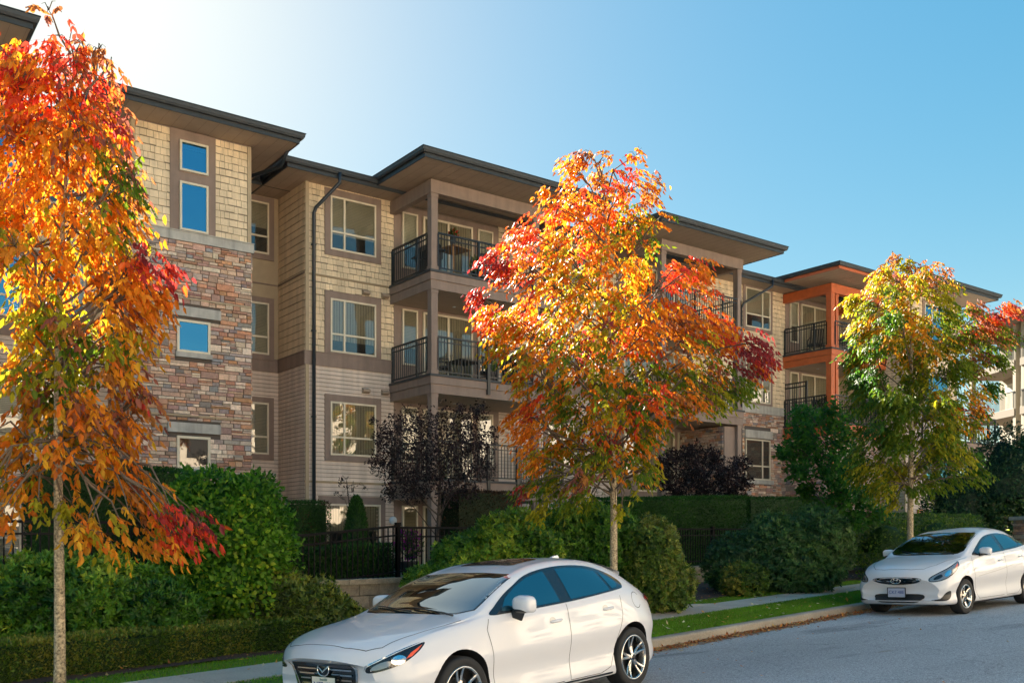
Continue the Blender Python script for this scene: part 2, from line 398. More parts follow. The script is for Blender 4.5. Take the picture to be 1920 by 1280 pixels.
fallen('verge_leaves', 260, lambda n: rg.uniform(-6, 14, n), lambda n: rg.uniform(KERB_N + .2, 4.6, n), lambda t, n: land_z(t, n) + .02,
       'loose pale and orange leaves scattered over the grass verge', .05, .10, [(.6, .5, .3), (.6, .3, .06), (.55, .22, .04), (.7, .62, .45)])
fallen('bed_leaves', 500, lambda n: rg.uniform(-6, 18, n), lambda n: rg.uniform(BED_N, 6, n), lambda t, n: land_z(t, n) + .03,
       'dead brown leaves lying on the dark soil under the shrubs', .03, .08)
fallen('road_leaves', 60, lambda n: rg.uniform(0, 16, n), lambda n: KERB_N - .2 - np.abs(rg.normal(0, 1.6, n)), road_z, 'a few stray leaves out on the asphalt', .03, .07)
M['far_paving'] = mat('far_paving', (.48, .43, .36), .9, noise=(.6, .2, 12, .15))
# unseen far side: pavement, and sunlit flats added for bounce light and reflections
sheet('far_pavement', lin(-60, 90, 30), [-30, -20, -14, -12.02], lambda t, n: road_z(t, -12) + .10 + .01 * (-12 - n), M['far_paving'])
def opposite(t0, t1, n0, h, wall, label):
    a = st_xy(t0, n0); b = empty('bounce_flats', (a[0], a[1], road_z((t0 + t1) / 2, -12) - .2), ST)
    tag(b, label, 'building'); W = t1 - t0
    mb = MB(); mb.box(0, W, -9, 0, 0, h); mb.build('wall', wall, b)
    mb = MB(); mb.box(-.6, W + .6, -9.6, .6, h + .002, h + .3); mb.build('roof', M['fascia'], b)
    for k in range(int(h // 2.9)):
        for i in range(int(W // 3.2)):
            x = 1 + i * 3.2; mb = MB(); mb.box(x, x + 1.6, .002, .06, .8 + k * 2.9, 2.3 + k * 2.9); mb.build('window', M['room_dark'], b)
opposite(-30, -4, -22, 14, mat('far_wall_cream', (.80, .69, .54), .9, noise=(.5, .1)), 'unseen cream flats across the street, added for bounce light and reflections')
opposite(-2, 26, -22.5, 12.5, mat('far_wall_tan', (.78, .66, .50), .9, noise=(.5, .1)), 'unseen tan flats across the street, added for bounce light and reflections')
opposite(28, 60, -22, 14, mat('far_wall_sand', (.80, .71, .58), .9, noise=(.5, .1)), 'unseen sand coloured flats up the hill, added for bounce light and reflections')
# ------------------------------------------------------------------ the apartment building
random.seed(11)
bld = empty('apartment_building', (20, 25, TER_Z))
tag(bld, 'long four-storey apartment building with tan shingles, brown siding, ledgestone tower and dark flat eaves', 'building')
def Z(r): return r + EYE
class WF:                                          # wall frame: u along e, d outward along n
    def __init__(s, x, y, ang):
        s.o = Vector((x, y, 0)); s.e = Vector((math.cos(ang), math.sin(ang), 0)); s.n = Vector((math.sin(ang), -math.cos(ang), 0))
        s.T = Matrix(((s.e.x, -s.n.x, 0, x), (s.e.y, -s.n.y, 0, y), (0, 0, 1, 0), (0, 0, 0, 1)))
def wbox(mb, F, u0, u1, d0, d1, z0, z1, mi=0, c=None): mb.box(u0, u1, -d1, -d0, z0, z1, mi, c, F.T)
# to keep every child at world coordinates the building's own Empty carries the offset once
def bpart(mb, name, mats, smooth=False, root=None):
    root = root or bld
    o = mb.build(name, mats, None, smooth); o.parent = root; o.location = -Vector(root.location); return o
def sub(mb, name, mats, parent, smooth=False):     # sub-part: parent mesh already carries the offset
    o = mb.build(name, mats, None, smooth); o.parent = parent; return o

def cut(u0, u1, z0, z1, holes):                    # free intervals of a course between window openings
    iv = [(u0, u1)]
    for (a, b, c, d) in holes:
        if z1 <= c + 1e-4 or z0 >= d - 1e-4: continue
        nv = []
        for (p, q) in iv:
            if b <= p or a >= q: nv.append((p, q)); continue
            if a > p: nv.append((p, a))
            if b < q: nv.append((b, q))
        iv = nv
    return [(p, q) for p, q in iv if q - p > .01]
SH = (.76, .60, .40); LP = (.67, .545, .45); LT = (.68, .52, .34)
def j3(c, a, b=0.0):
    k = 1 + random.uniform(-a, a); return tuple(min(1, max(.004, x * k + random.uniform(-b, b))) for x in c)
def shingles(F, u0, u1, z0, z1, holes=(), color=SH):
    mb = MB(); z = z0; n = max(1, round((z1 - z0) / .172)); h = (z1 - z0) / n
    for r in range(n):
        for (a, b) in cut(u0, u1, z, z + h, holes):
            u = a
            while u < b - 1e-4:
                w = random.choice((.10, .13, .16, .19, .22)); v = min(u + w, b)
                if b - v < .06: v = b
                dz = random.choice((.004, .004, .014, .022)) if r else 0; d = .018 + random.uniform(0, .006)
                c = j3(color, .07)
                e0, e1, zb, zt = u + .004, v - .004, z + dz, z + h - .004
                p = [F.o + F.e * x + F.n * y + Vector((0, 0, q)) for (x, y, q) in ((e0, d, zb), (e1, d, zb), (e1, .006, zt), (e0, .006, zt), (e0, 0, zb), (e1, 0, zb), (e0, 0, zt), (e1, 0, zt))]
                mb.mesh(p, [(0, 1, 2, 3), (4, 5, 1, 0), (4, 0, 3, 6), (1, 5, 7, 2)], 0, c); u = v
        z += h
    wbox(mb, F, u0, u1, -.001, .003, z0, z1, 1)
    return mb
def lap(F, u0, u1, z0, z1, holes=(), color=LP, h0=.115):
    mb = MB(); z = z0; n = max(1, round((z1 - z0) / h0)); h = (z1 - z0) / n
    for r in range(n):
        for (a, b) in cut(u0, u1, z, z + h, holes):
            c = j3(color, .04); d = .024; g_ = .011
            p = [F.o + F.e * x + F.n * y + Vector((0, 0, q)) for (x, y, q) in ((a, d, z + g_), (b, d, z + g_), (b, .004, z + h), (a, .004, z + h), (a, 0, z + g_), (b, 0, z + g_), (a, 0, z + h), (b, 0, z + h))]
            mb.mesh(p, [(0, 1, 2, 3), (4, 5, 1, 0), (4, 0, 3, 6), (1, 5, 7, 2)], 0, c)
        z += h
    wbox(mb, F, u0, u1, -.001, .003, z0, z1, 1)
    return mb
STONES = [(.42, .27, .19)] * 5 + [(.40, .20, .11)] * 4 + [(.46, .34, .25)] * 5 + [(.27, .215, .18)] * 3 + [(.21, .19, .18)] + [(.55, .43, .32)] * 3 + [(.35, .185, .125)] * 3 + [(.30, .18, .14)] * 2
STONES = [(r * 1.25, g * 1.28, b * 1.34) for (r, g, b) in STONES]
def stones(F, u0, u1, z0, z1, holes=()):
    mb = MB(); wbox(mb, F, u0, u1, -.001, .008, z0, z1, 1); z = z0
    while z < z1 - .01:
        h = random.choice((.07, .09, .11, .14, .17))
        if z + h > z1 - .05: h = z1 - z
        for (a, b) in cut(u0, u1, z, z + h, holes):
            u = a
            while u < b - 1e-4:
                w = random.uniform(.14, .50); v = min(u + w, b)
                if b - v < .1: v = b
                rows = [1.0] if (h < .12 or random.random() < .3) else random.choice(([.5, .5], [.4, .6], [.6, .4], [.35, .3, .35]))
                zz = z
                for q in rows:
                    hh = h * q; us = [u, v]
                    if v - u > .3 and random.random() < .6: us = [u, u + (v - u) * random.uniform(.3, .7), v]
                    for i in range(len(us) - 1):
                        d = random.uniform(.018, .055); c = j3(random.choice(STONES), .28, .015)
                        x0, x1, y0, y1 = us[i] + .003, us[i + 1] - .003, zz + .003, zz + hh - .003; s = .006
                        pts = [(x0, .004, y0), (x1, .004, y0), (x1, .004, y1), (x0, .004, y1), (x0 + s, d, y0 + s), (x1 - s, d + random.uniform(-.008, .008), y0 + s), (x1 - s, d, y1 - s), (x0 + s, d + random.uniform(-.006, .006), y1 - s)]
                        p = [F.o + F.e * x + F.n * y + Vector((0, 0, g)) for (x, y, g) in pts]
                        mb.mesh(p, [(4, 5, 6, 7), (0, 1, 5, 4), (1, 2, 6, 5), (2, 3, 7, 6), (3, 0, 4, 7)], 0, c)
                    zz += hh
                u = v
        z += h
    return mb
def window(F, u0, u1, z0, z1, lay='one', d0=0.0, trim=.2, top=None, bot=None, trimmat='trim_brown', blind='blind', cover=1.0, pane='pane', label=None, frame=.05, parent=None, dark=False):
    mb = MB()
    def bar(a, b, c, d, t=.062): wbox(mb, F, a, b, d0, d0 + t, c, d)
    f = frame
    bar(u0, u1, z1 - f, z1); bar(u0, u1, z0, z0 + f); bar(u0, u0 + f, z0 + f, z1 - f); bar(u1 - f, u1, z0 + f, z1 - f)
    um = None
    if lay in ('three', 'three_r'):
        k = .30 if lay == 'three' else .68; um = u0 + (u1 - u0) * k; zm = z0 + (z1 - z0) * .34
        bar(um - .028, um + .028, z0 + f, z1 - f, .058); bar(u0 + f, um - .028, zm - .026, zm + .026, .055); bar(um + .028, u1 - f, zm - .026, zm + .026, .055)
    elif lay == 'transom':
        zm = z0 + (z1 - z0) * .34; bar(u0 + f, u1 - f, zm - .026, zm + .026, .055)
    elif lay == 'two': um = (u0 + u1) / 2; bar(um - .035, um + .035, z0 + f, z1 - f, .058)
    w = bpart(mb, 'window' if lay != 'two' else 'patio_door', M['cream'])
    if parent is not None: w.parent = parent
    if label: w['label'] = label
    if trim:
        tb = MB(); tt = trim if top is None else top; b_ = trim if bot is None else bot
        wbox(tb, F, u0 - trim, u0 - .002, d0, d0 + .05, z0 - b_, z1 + tt); wbox(tb, F, u1 + .002, u1 + trim, d0, d0 + .05, z0 - b_, z1 + tt)
        wbox(tb, F, u0 - .002, u1 + .002, d0, d0 + .048, z1 + .002, z1 + tt); 
        if b_ > 0: wbox(tb, F, u0 - .002, u1 + .002, d0, d0 + .048, z0 - b_, z0 - .002)
        sub(tb, 'window_trim', M[trimmat], w)
    pb = MB(); q = [(u0 + f - .01, z0 + f - .01), (u1 - f + .01, z0 + f - .01), (u1 - f + .01, z1 - f + .01), (u0 + f - .01, z1 - f + .01)]
    pb.face([F.o + F.e * a + F.n * (d0 + .036) + Vector((0, 0, b)) for a, b in q]); sub(pb, 'pane', M[pane], w)
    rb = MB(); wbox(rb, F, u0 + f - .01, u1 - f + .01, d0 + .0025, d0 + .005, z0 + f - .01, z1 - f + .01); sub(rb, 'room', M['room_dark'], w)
    if cover > 0:
        bb = MB(); zb = z1 - f - (z1 - z0 - 2 * f) * cover
        if lay == 'two' or blind == 'blind_v':
            n = max(3, int((u1 - u0) / .09)); ss = (u1 - u0 - 2 * f) / n
            for i in range(n): wbox(bb, F, u0 + f + i * ss, u0 + f + (i + .86) * ss, d0 + .007, d0 + .012 + (i % 2) * .004, zb, z1 - f)
        else:
            n = int((z1 - f - zb) / .045) + 1; hh = (z1 - f - zb) / n
            for i in range(n): wbox(bb, F, u0 + f, u1 - f, d0 + .008, d0 + .014, zb + i * hh, zb + (i + .88) * hh)
        sub(bb, 'blind', M['blind' if blind == 'blind_v' else blind], w)
    return w
def vent(F, u, z):
    mb = MB(); T = F.T
    mb.prism([(0, 0), (.02, 0), (.13, .04), (.13, .10), (0, .16)], 0, .22, 0)
    vs = [F.o + F.e * (u + v[2]) + F.n * (v[0] + .02) + Vector((0, 0, z + v[1])) for v in mb.v]
    m2 = MB(); m2.mesh(vs, [f for f in mb.f]); bpart(m2, 'wall_vent', M['soffit'])

YM = 25.1; YT = 23.8; YR = 26.96; YA = 25.8
XT0, XT1, XM0 = 6.37, 9.32, 11.4
GB = TER_Z - .25                                   # wall foot
def core(x0, x1, y0, y1, z1=Z(10.0)):
    mb = MB(); mb.box(x0, x1, y0, y1, GB - .4, z1); bpart(mb, 'wall_core', M['trim_brown'])
core(-9, 2.9, 21.7, 33); core(2.9, XT0 + .02, YA, 33); core(XT0, XT1, YT, 33, Z(9.995)); core(XT1, XM0, YR, 33); core(XM0, 36.0, YM, 33.0, Z(9.99)); core(36.0, 40.0, 22.0, 33.2, Z(9.985))
FM = WF(0, YM, 0); FT = WF(0, YT, 0); FR = WF(0, YR, 0); FA = WF(0, YA, 0)
def trimv(F, u, w=.10, z0=GB, z1=Z(9.97), m='trim_tan', d=.035):
    mb = MB(); wbox(mb, F, u, u + w, 0, d, z0, z1); bpart(mb, 'corner_board', M[m])
def band(F, u0, u1, z0, z1, m='trim_brown', d=.045, name='belt_board'):
    mb = MB(); wbox(mb, F, u0, u1, 0, d, z0, z1); wbox(mb, F, u0, u1, 0, d + .02, z1 + .001, z1 + .025); bpart(mb, name, M[m])
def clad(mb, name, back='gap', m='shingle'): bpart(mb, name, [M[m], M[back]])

# ---- tower
STZ = Z(7.27)
clad(shingles(FT, XT0 + .1, XT1 - .1, Z(7.5), Z(9.97), [(7.28, 8.4, 0, 99)]), 'shingle_wall')
mb = MB(); wbox(mb, FT, 7.28, 8.4, 0, .03, Z(7.5), Z(9.97)); bpart(mb, 'wall_panel', M['trim_brown'])
band(FT, XT0 - .06, XT1 + .06, Z(7.27), Z(7.49), 'concrete_band', .075)
HS = [(7.44, 8.26, Z(4.56), Z(5.36)), (7.22, 8.52, Z(5.44), Z(5.68)), (7.44, 8.26, Z(1.72), Z(2.52)), (7.22, 8.52, Z(2.6), Z(2.82)), (7.4, 8.3, Z(4.44), Z(4.56)), (7.4, 8.3, Z(1.6), Z(1.72))]
sw = stones(FT, XT0, XT1, GB, STZ, HS); bpart(sw, 'stone_wall', [M['stone'], M['mortar']])
for z in (5.86, 3.0): 
    mb = MB(); wbox(mb, FT, XT0, XT1, 0, .07, Z(z), Z(z + .035)); bpart(mb, 'flashing', M['trim_tan'])
for z in (5.44, 2.6):
    mb = MB(); wbox(mb, FT, 7.22, 8.52, 0, .085, Z(z), Z(z + .24)); bpart(mb, 'lintel', M['concrete_band'])
for z in (4.44, 1.6):
    mb = MB(); wbox(mb, FT, 7.40, 8.30, 0, .10, Z(z), Z(z + .12)); bpart(mb, 'window_sill', M['concrete_band'])
window(FT, 7.5, 8.2, Z(8.98), Z(9.72), 'one', .03, 0, pane='pane_blue', cover=.22, blind='blind_light')
window(FT, 7.5, 8.2, Z(7.53), Z(8.72), 'one', .03, 0, pane='pane_blue', cover=0)
window(FT, 7.44, 8.26, Z(4.56), Z(5.36), 'one', .0, 0, pane='pane_blue', cover=0, frame=.06)
window(FT, 7.44, 8.26, Z(1.72), Z(2.52), 'one', .0, 0, pane='pane', cover=0, frame=.06)
trimv(FT, XT0, z0=Z(7.52)); trimv(FT, XT1 - .1, z0=Z(7.52))
FTL = WF(XT0, YA, -math.pi / 2)                    # tower's left flank, facing -X
clad(lap(FTL, 0, YA - YT, Z(7.5), Z(9.97), color=LT, h0=.16), 'lap_siding', m='lap')
bpart(stones(FTL, 0, YA - YT, GB, STZ), 'stone_wall', [M['stone'], M['mortar']])
FTR = WF(XT1, YT, math.pi / 2)
bpart(stones(FTR, 0, YR - YT, GB, STZ), 'stone_wall', [M['stone'], M['mortar']])
# ---- wall left of the tower
rowsW = [9.72, 6.82, 3.92, 1.02]
h = []
for r in rowsW:
    for (a, b) in ((2.95, 4.35), (4.75, 5.8)): h.append((a - .02, b + .02, Z(r - 1.5), Z(r)))
clad(shingles(FA, 2.9, XT0 - .02, Z(5.23), Z(9.97), h), 'shingle_wall')
clad(lap(FA, 2.9, XT0 - .02, GB, Z(4.87), h), 'lap_siding', m='lap'); band(FA, 2.9, XT0 - .02, Z(4.87), Z(5.23))
for i, r in enumerate(rowsW):
    window(FA, 2.95, 4.35, Z(r - 1.5), Z(r), 'three', pane='pane_blue' if i < 2 else 'pane', blind='blind_light')
    window(FA, 4.75, 5.8, Z(r - 1.5), Z(r), 'transom', pane='pane', blind='blind_light', cover=.7)
# ---- the left wing, mostly outside the picture
FL = WF(0, 21.7, 0); h = [(a - .02, a + 1.47, Z(r - 1.5), Z(r)) for r in rowsW for a in (-6.6, -2.9, .3)]
clad(shingles(FL, -9, 2.9, Z(5.23), Z(9.97), h), 'shingle_wall'); clad(lap(FL, -9, 2.9, GB, Z(4.87), h), 'lap_siding', m='lap'); band(FL, -9, 2.9, Z(4.87), Z(5.23))
clad(shingles(WF(2.9, 21.7, math.pi / 2), 0, YA - 21.7, Z(5.23), Z(9.97)), 'shingle_wall'); clad(lap(WF(2.9, 21.7, math.pi / 2), 0, YA - 21.7, GB, Z(5.2)), 'lap_siding', m='lap')
for r in rowsW:
    for a in (-6.6, -2.9, .3): window(FL, a, a + 1.45, Z(r - 1.5), Z(r), 'three', cover=.7)
# ---- recess
h = [(9.98, 11.1, Z(r - 1.5), Z(r)) for r in (9.78, 6.86, 3.96)]
mb = MB(); wbox(mb, FR, XT1, XM0, 0, .02, Z(7.42), Z(9.97)); bpart(mb, 'wall_panel', M['trim_tan'])
mb = MB(); wbox(mb, FR, XT1, XM0, 0, .02, Z(5.23), Z(7.40)); bpart(mb, 'wall_panel', M['trim_tan'])
band(FR, XT1, XM0 - .02, Z(4.87), Z(5.23)); band(FR, XT1, XM0 - .02, Z(7.40), Z(7.415), 'trim_brown', .03, 'flashing')
clad(lap(FR, XT1, XM0, GB, Z(4.87), h), 'lap_siding', m='lap')
for r in (9.78, 6.86, 3.96): window(FR, 10.0, 11.08, Z(r - 1.5), Z(r), 'transom', .021 if r > 4 else 0, .16, cover=1 if r < 9 else .5, blind='blind')
FSD = WF(XM0, YR, -math.pi / 2)                    # return wall facing the tower
clad(lap(FSD, .02, YR - YM, Z(5.23), Z(9.97), color=LT, h0=.21), 'lap_siding', m='lap')
clad(lap(FSD, .02, YR - YM, GB, Z(4.87)), 'lap_siding', m='lap'); band(FSD, .05, YR - YM, Z(4.87), Z(5.23)); band(FSD, .05, YR - YM, Z(7.40), Z(7.415), 'trim_brown', .03, 'flashing')
# ---- main wall, first stretch with three bedroom windows
def main_window(u0, u1, r, lay='three', **k):
    return window(FM, u0, u1, Z(r - 1.52), Z(r), lay, 0, .17, .2, .17, **k)
h = [(12.13, 13.62, Z(r - 1.54), Z(r + .01)) for r in (9.72, 6.82, 3.90, 1.0)]
clad(shingles(FM, XM0 + .1, 14.28, Z(7.43), Z(9.97), h), 'shingle_wall'); clad(shingles(FM, XM0 + .1, 14.28, Z(5.26), Z(7.39), h), 'shingle_wall')
clad(lap(FM, XM0 + .1, 14.28, Z(1.63), Z(4.87), h), 'lap_siding', m='lap'); clad(lap(FM, XM0 + .1, 14.28, GB, Z(1.58), h), 'lap_siding', m='lap')
band(FM, XM0 - .04, 14.28, Z(4.87), Z(5.235)); band(FM, XM0 - .02, 14.28, Z(7.395), Z(7.415), 'trim_tan', .03, 'flashing'); band(FM, XM0 - .02, 14.28, Z(1.585), Z(1.615), 'trim_tan', .03, 'flashing')
trimv(FM, XM0, z0=GB)
main_window(12.15, 13.6, 9.72, cover=.72, blind='blind'); main_window(12.15, 13.6, 6.82, cover=.8, blind='blind_v'); main_window(12.15, 13.6, 3.90, cover=1, blind='blind_v')
window(FM, 11.95, 13.75, Z(-.9), Z(1.0), 'two', 0, .16, .22, 0, cover=.4)
for (u, z) in ((13.15, 7.06), (13.78, 7.06), (13.15, 4.22), (13.78, 4.22)): vent(FM, u, Z(z))
vent(FR, 10.3, Z(7.1)); vent(FR, 10.3, Z(4.3)); vent(FT, 8.85, Z(1.95))
# ---- balcony bays
def balcony(x0, x1, y0, zt, cm='trim_brown', rail=True, posts=(), beam=True, y1=YM, right=True, fr0=.25, label=None, th=.52, brackets=()):
    mb = MB()
    mb.box(x0 + .02, x1 - .02, y0 + .02, y1 - .001, zt - th + .01, zt - .02, 1)          # deck and its ceiling
    def fas(z0, z1, p, mi=0):
        mb.box(x0 - p, x1 + p, y0 - p, y0 + .03, z0, z1, mi); mb.box(x0 - p, x0 + .03, y0 + .031, y1 - .002, z0, z1, mi)
        mb.box(x1 - .03, x1 + p, y0 + .031, y1 - .002, z0, z1, mi)
    fas(zt - th, zt - th * .52, 0.0); fas(zt - th * .5, zt - .055, .03); fas(zt - .05, zt + .012, .055, 2)
    b = bpart(mb, 'balcony', [M[cm], M['soffit'], M['deck_edge']])
    if label: b['label'] = label
    if rail:
        rb = MB(); H = 1.07
        def run(ax, ay, bx, by, end0=True, end1=True):
            L_ = math.hypot(bx - ax, by - ay); n = int(L_ / .115)
            rb.beam((ax, ay, zt + H), (bx, by, zt + H), .055, .045); rb.beam((ax, ay, zt + H - .14), (bx, by, zt + H - .14), .03, .03); rb.beam((ax, ay, zt + .11), (bx, by, zt + .11), .03, .035)
            for i in range(1, n):
                k = i / n; x, y = ax + (bx - ax) * k, ay + (by - ay) * k
                s = .03 if i % 12 == 0 else .0085; zz = zt - .05 if i % 12 == 0 else zt + .11
                rb.box(x - s, x + s, y - s, y + s, zz, zt + H - .02)
            for (x, y, on) in ((ax, ay, end0), (bx, by, end1)):
                if on: rb.box(x - .03, x + .03, y - .03, y + .03, zt, zt + H - .03)
        o = .06
        run(x0 + o, y1 - .05, x0 + o, y0 + fr0, True, True); run(x0 + fr0, y0 + o, x1 - o, y0 + o, True, True)
        if right: run(x1 - o, y0 + o, x1 - o, y1 - .05, False, True)
        for bx in brackets: rb.box(bx - .05, bx + .05, y0 - .075, y0 - .06 + .07, zt - .42, zt + H - .05)
        sub(rb, 'railing', M['rail'], b)
    lm = MB(); lm.lathe([(.0, -.008), (.05, -.008), (.055, 0), (.055, .005)], ((x0 + x1) / 2 - .7, (y0 + y1) / 2 + .3, zt - th - .0), (0, 0, 1), 14); sub(lm, 'ceiling_light', M['lamp_glass'], b)
    return b
def post(x, y, z0, z1, s=.21, m='trim_brown', label=None):
    mb = MB(); mb.box(x, x + s, y, y + s, z0, z1); mb.box(x - .012, x + s + .012, y - .012, y + s + .012, z1 - .10, z1 - .001); mb.box(x - .015, x + s + .015, y - .015, y + s + .015, z0, z0 + .12)
    o = bpart(mb, 'balcony_post', M[m])
    if label: o['label'] = label
def beams(x0, x1, y0, zt, m='trim_brown', h=.36, y1=YM):
    mb = MB(); mb.box(x0 - .01, x1 + .01, y0 - .01, y0 + .2, zt - h, zt); mb.box(x0 - .01, x0 + .19, y0 + .201, y1 - .003, zt - h, zt - .002); mb.box(x1 - .19, x1 + .01, y0 + .201, y1 - .003, zt - h, zt - .002)
    bpart(mb, 'roof_beam', M[m])
LV = [7.44, 4.56, 1.66]
def bay(x0, x1, y0, levels, cm='trim_brown', side_l=.33, pz=.21, doors=((.38, .91), (1.1, 2.9), (3.1, 3.68)), postm=None, post_xs=None, brackets=(), y1=YM):
    postm = postm or cm; post_xs = post_xs or (x0 + .03, x1 - .24)
    F = FM if y1 == YM else WF(0, y1, 0)
    hol = [(x0 + .12, x0 + doors[-1][1] + .25, 0, 99)]
    clad(shingles(F, x0 + .19 if y1 == YM else x0, x1 + .02, Z(5.26), Z(9.97), hol), 'shingle_wall')
    if cm == 'trim_brown': clad(lap(F, x0 + .19, x1 + .02, GB, Z(5.24), hol), 'lap_siding', m='lap')
    mb = MB(); wbox(mb, F, x0 + .12, x0 + doors[-1][1] + .25, 0, .03, GB, Z(9.9)); bpart(mb, 'wall_panel', M['trim_brown'])
    for k, r in enumerate((9.72, 6.84, 3.94, 1.0)):
        base = r - 2.28
        for i, (a, b) in enumerate(doors):
            if b - a > 1.2: window(F, x0 + a, x0 + b, Z(base + .04), Z(r), 'two', .031, 0, cover=1.0 if k % 2 else .9, blind='blind_v', frame=.06)
            else: window(F, x0 + a, x0 + b, Z(base + .62), Z(r), 'one', .031, 0, cover=.6 + .1 * (i + k) % .4, blind='blind' if (i + k) % 2 else 'blind_light')
    for z in levels: balcony(x0, x1, y0, Z(z), cm, brackets=brackets if z < 7 else (), y1=y1)
    beams(x0, x1, y0, Z(9.94), cm, y1=y1)
    tops = [9.58] + [z - .52 for z in levels]; bots = list(levels) + [-1.0]
    for px in post_xs:
        for a, b in zip(bots, tops):
            if b - a > .4: post(px, y0 + .03, Z(a) + .013, Z(b) - .001, pz, postm)
bay(14.09, 18.9, 22.8, LV, post_xs=(14.12, 17.7), brackets=(16.0, 17.05))
# wall between bays 1 and 2 (mostly behind the middle street tree)
h = [(20.0, 21.5, Z(r - 1.54), Z(r + .01)) for r in (9.72, 6.82, 3.90)]
clad(shingles(FM, 18.92, 23.1, Z(5.26), Z(9.97), h), 'shingle_wall'); clad(lap(FM, 18.92, 23.1, GB, Z(4.87), h), 'lap_siding', m='lap'); band(FM, 18.92, 23.1, Z(4.87), Z(5.235))
for r in (9.72, 6.82, 3.90): main_window(20.02, 21.48, r, 'three', cover=.8)
bay(23.04, 27.1, 22.8, LV[:2], post_xs=(23.07, 26.86))
# right of bay 2: shingle above, ledgestone below
h = [(29.9, 31.5, Z(r - 1.58), Z(r + .03)) for r in (9.9, 6.95, 3.95)]
clad(shingles(FM, 27.12, 32.45, Z(5.3), Z(9.97), h), 'shingle_wall')
bpart(stones(FM, 27.12, 32.45, GB, Z(4.96), [(29.9, 31.5, Z(2.3), Z(4.3))] ), 'stone_wall', [M['stone'], M['mortar']])
band(FM, 27.12, 32.3, Z(4.98), Z(5.28), 'concrete_band', .07); 
for r in (9.9, 6.95): window(FM, 29.95, 31.45, Z(r - 1.55), Z(r), 'three_r', 0, .14, .2, .14, cover=.68, blind='blind', pane='pane')
window(FM, 29.95, 31.45, Z(2.35), Z(3.95), 'three_r', .0, 0, cover=0)
mb = MB(); wbox(mb, FM, 29.9, 31.55, 0, .09, Z(3.99), Z(4.3)); bpart(mb, 'lintel', M['concrete_band'])
mb = MB(); wbox(mb, FM, 29.85, 31.6, 0, .11, Z(2.18), Z(2.34)); bpart(mb, 'window_sill', M['concrete_band'])
# stone side wall under bay 2
FB = WF(26.2, 22.9, math.pi / 2); 
mb = MB(); mb.box(26.3, 27.0, 22.95, 25.09, GB, Z(3.98)); bpart(mb, 'wall_core', M['trim_brown'])
bpart(stones(WF(26.3, 25.09, -math.pi / 2), 0, 2.1, GB, Z(3.98)), 'stone_wall', [M['stone'], M['mortar']])
# ---- bay 3, orange timber
bay(32.3, 35.98, 22.8, LV[:2], 'orange_wood', post_xs=(32.33,), pz=.23)
post(32.68, 22.86, Z(7.453), Z(9.579), .16, 'orange_wood'); post(32.68, 22.86, Z(4.573), Z(6.919), .16, 'orange_wood')
mb = MB(); mb.box(32.2, 36.02, 22.9, 25.09, GB, Z(4.0)); bpart(mb, 'wall_core', M['trim_brown'])
bpart(stones(WF(0, 22.9, 0), 32.2, 36.0, GB, Z(4.0)), 'stone_wall', [M['stone'], M['mortar']]); bpart(stones(WF(32.2, 25.09, -math.pi / 2), 0, 2.19, GB, Z(4.0)), 'stone_wall', [M['stone'], M['mortar']])
# tall privacy screen on its lower balcony
mb = MB(); x = 32.36
for i in range(10): y = 25.0 - i * .105; mb.box(x - .009, x + .009, y - .009, y + .009, Z(4.0), Z(6.25))
for z in (4.45, 6.1, 6.27): mb.beam((x, 25.03, Z(z)), (x, 23.98, Z(z)), .05, .05)
mb.box(x - .03, x + .03, 23.96, 24.02, Z(3.9), Z(6.3)); bpart(mb, 'privacy_screen', M['rail'])
# ---- wing 4
F4 = WF(0, 22.0, 0)
h = [(37.4, 39.3, Z(r - 1.5), Z(r)) for r in (9.75, 6.85, 3.95)]
clad(shingles(F4, 36.0, 40.0, Z(5.3), Z(9.97), h), 'shingle_wall'); clad(lap(F4, 36.0, 40.0, Z(.4), Z(5.28), h), 'lap_siding', m='lap'); band(F4, 36, 40, Z(.2), Z(.38), 'concrete_band', .07)
bpart(stones(F4, 36.0, 40.0, GB, Z(.2)), 'stone_wall', [M['stone'], M['mortar']])
for r in (9.75, 6.85, 3.95): window(F4, 37.45, 39.25, Z(r - 1.5), Z(r), 'three', 0, .15, cover=.3, pane='pane_blue')
clad(lap(WF(36.0, 25.1, -math.pi / 2), 0, 3.1, GB, Z(9.97), color=LT), 'lap_siding', m='lap')
balcony(37.2, 40.7, 20.6, Z(3.95), y1=22.0, fr0=.1); post(40.4, 20.65, GB, Z(3.42), .18)
trimv(F4, 39.9); trimv(F4, 36.0)
mb = MB(); wbox(mb, F4, 36.9, 37.3, .02, .06, Z(-.9), Z(1.2)); bpart(mb, 'wall_panel', M['orange_wood'])
mb = MB(); wbox(mb, F4, 37.75, 38.2, .02, .06, Z(.55), Z(1.1), 0); wbox(mb, F4, 37.80, 38.15, .061, .07, Z(.6), Z(1.05), 1); bpart(mb, 'notice_box', [M['rail'], M['white_paint']])
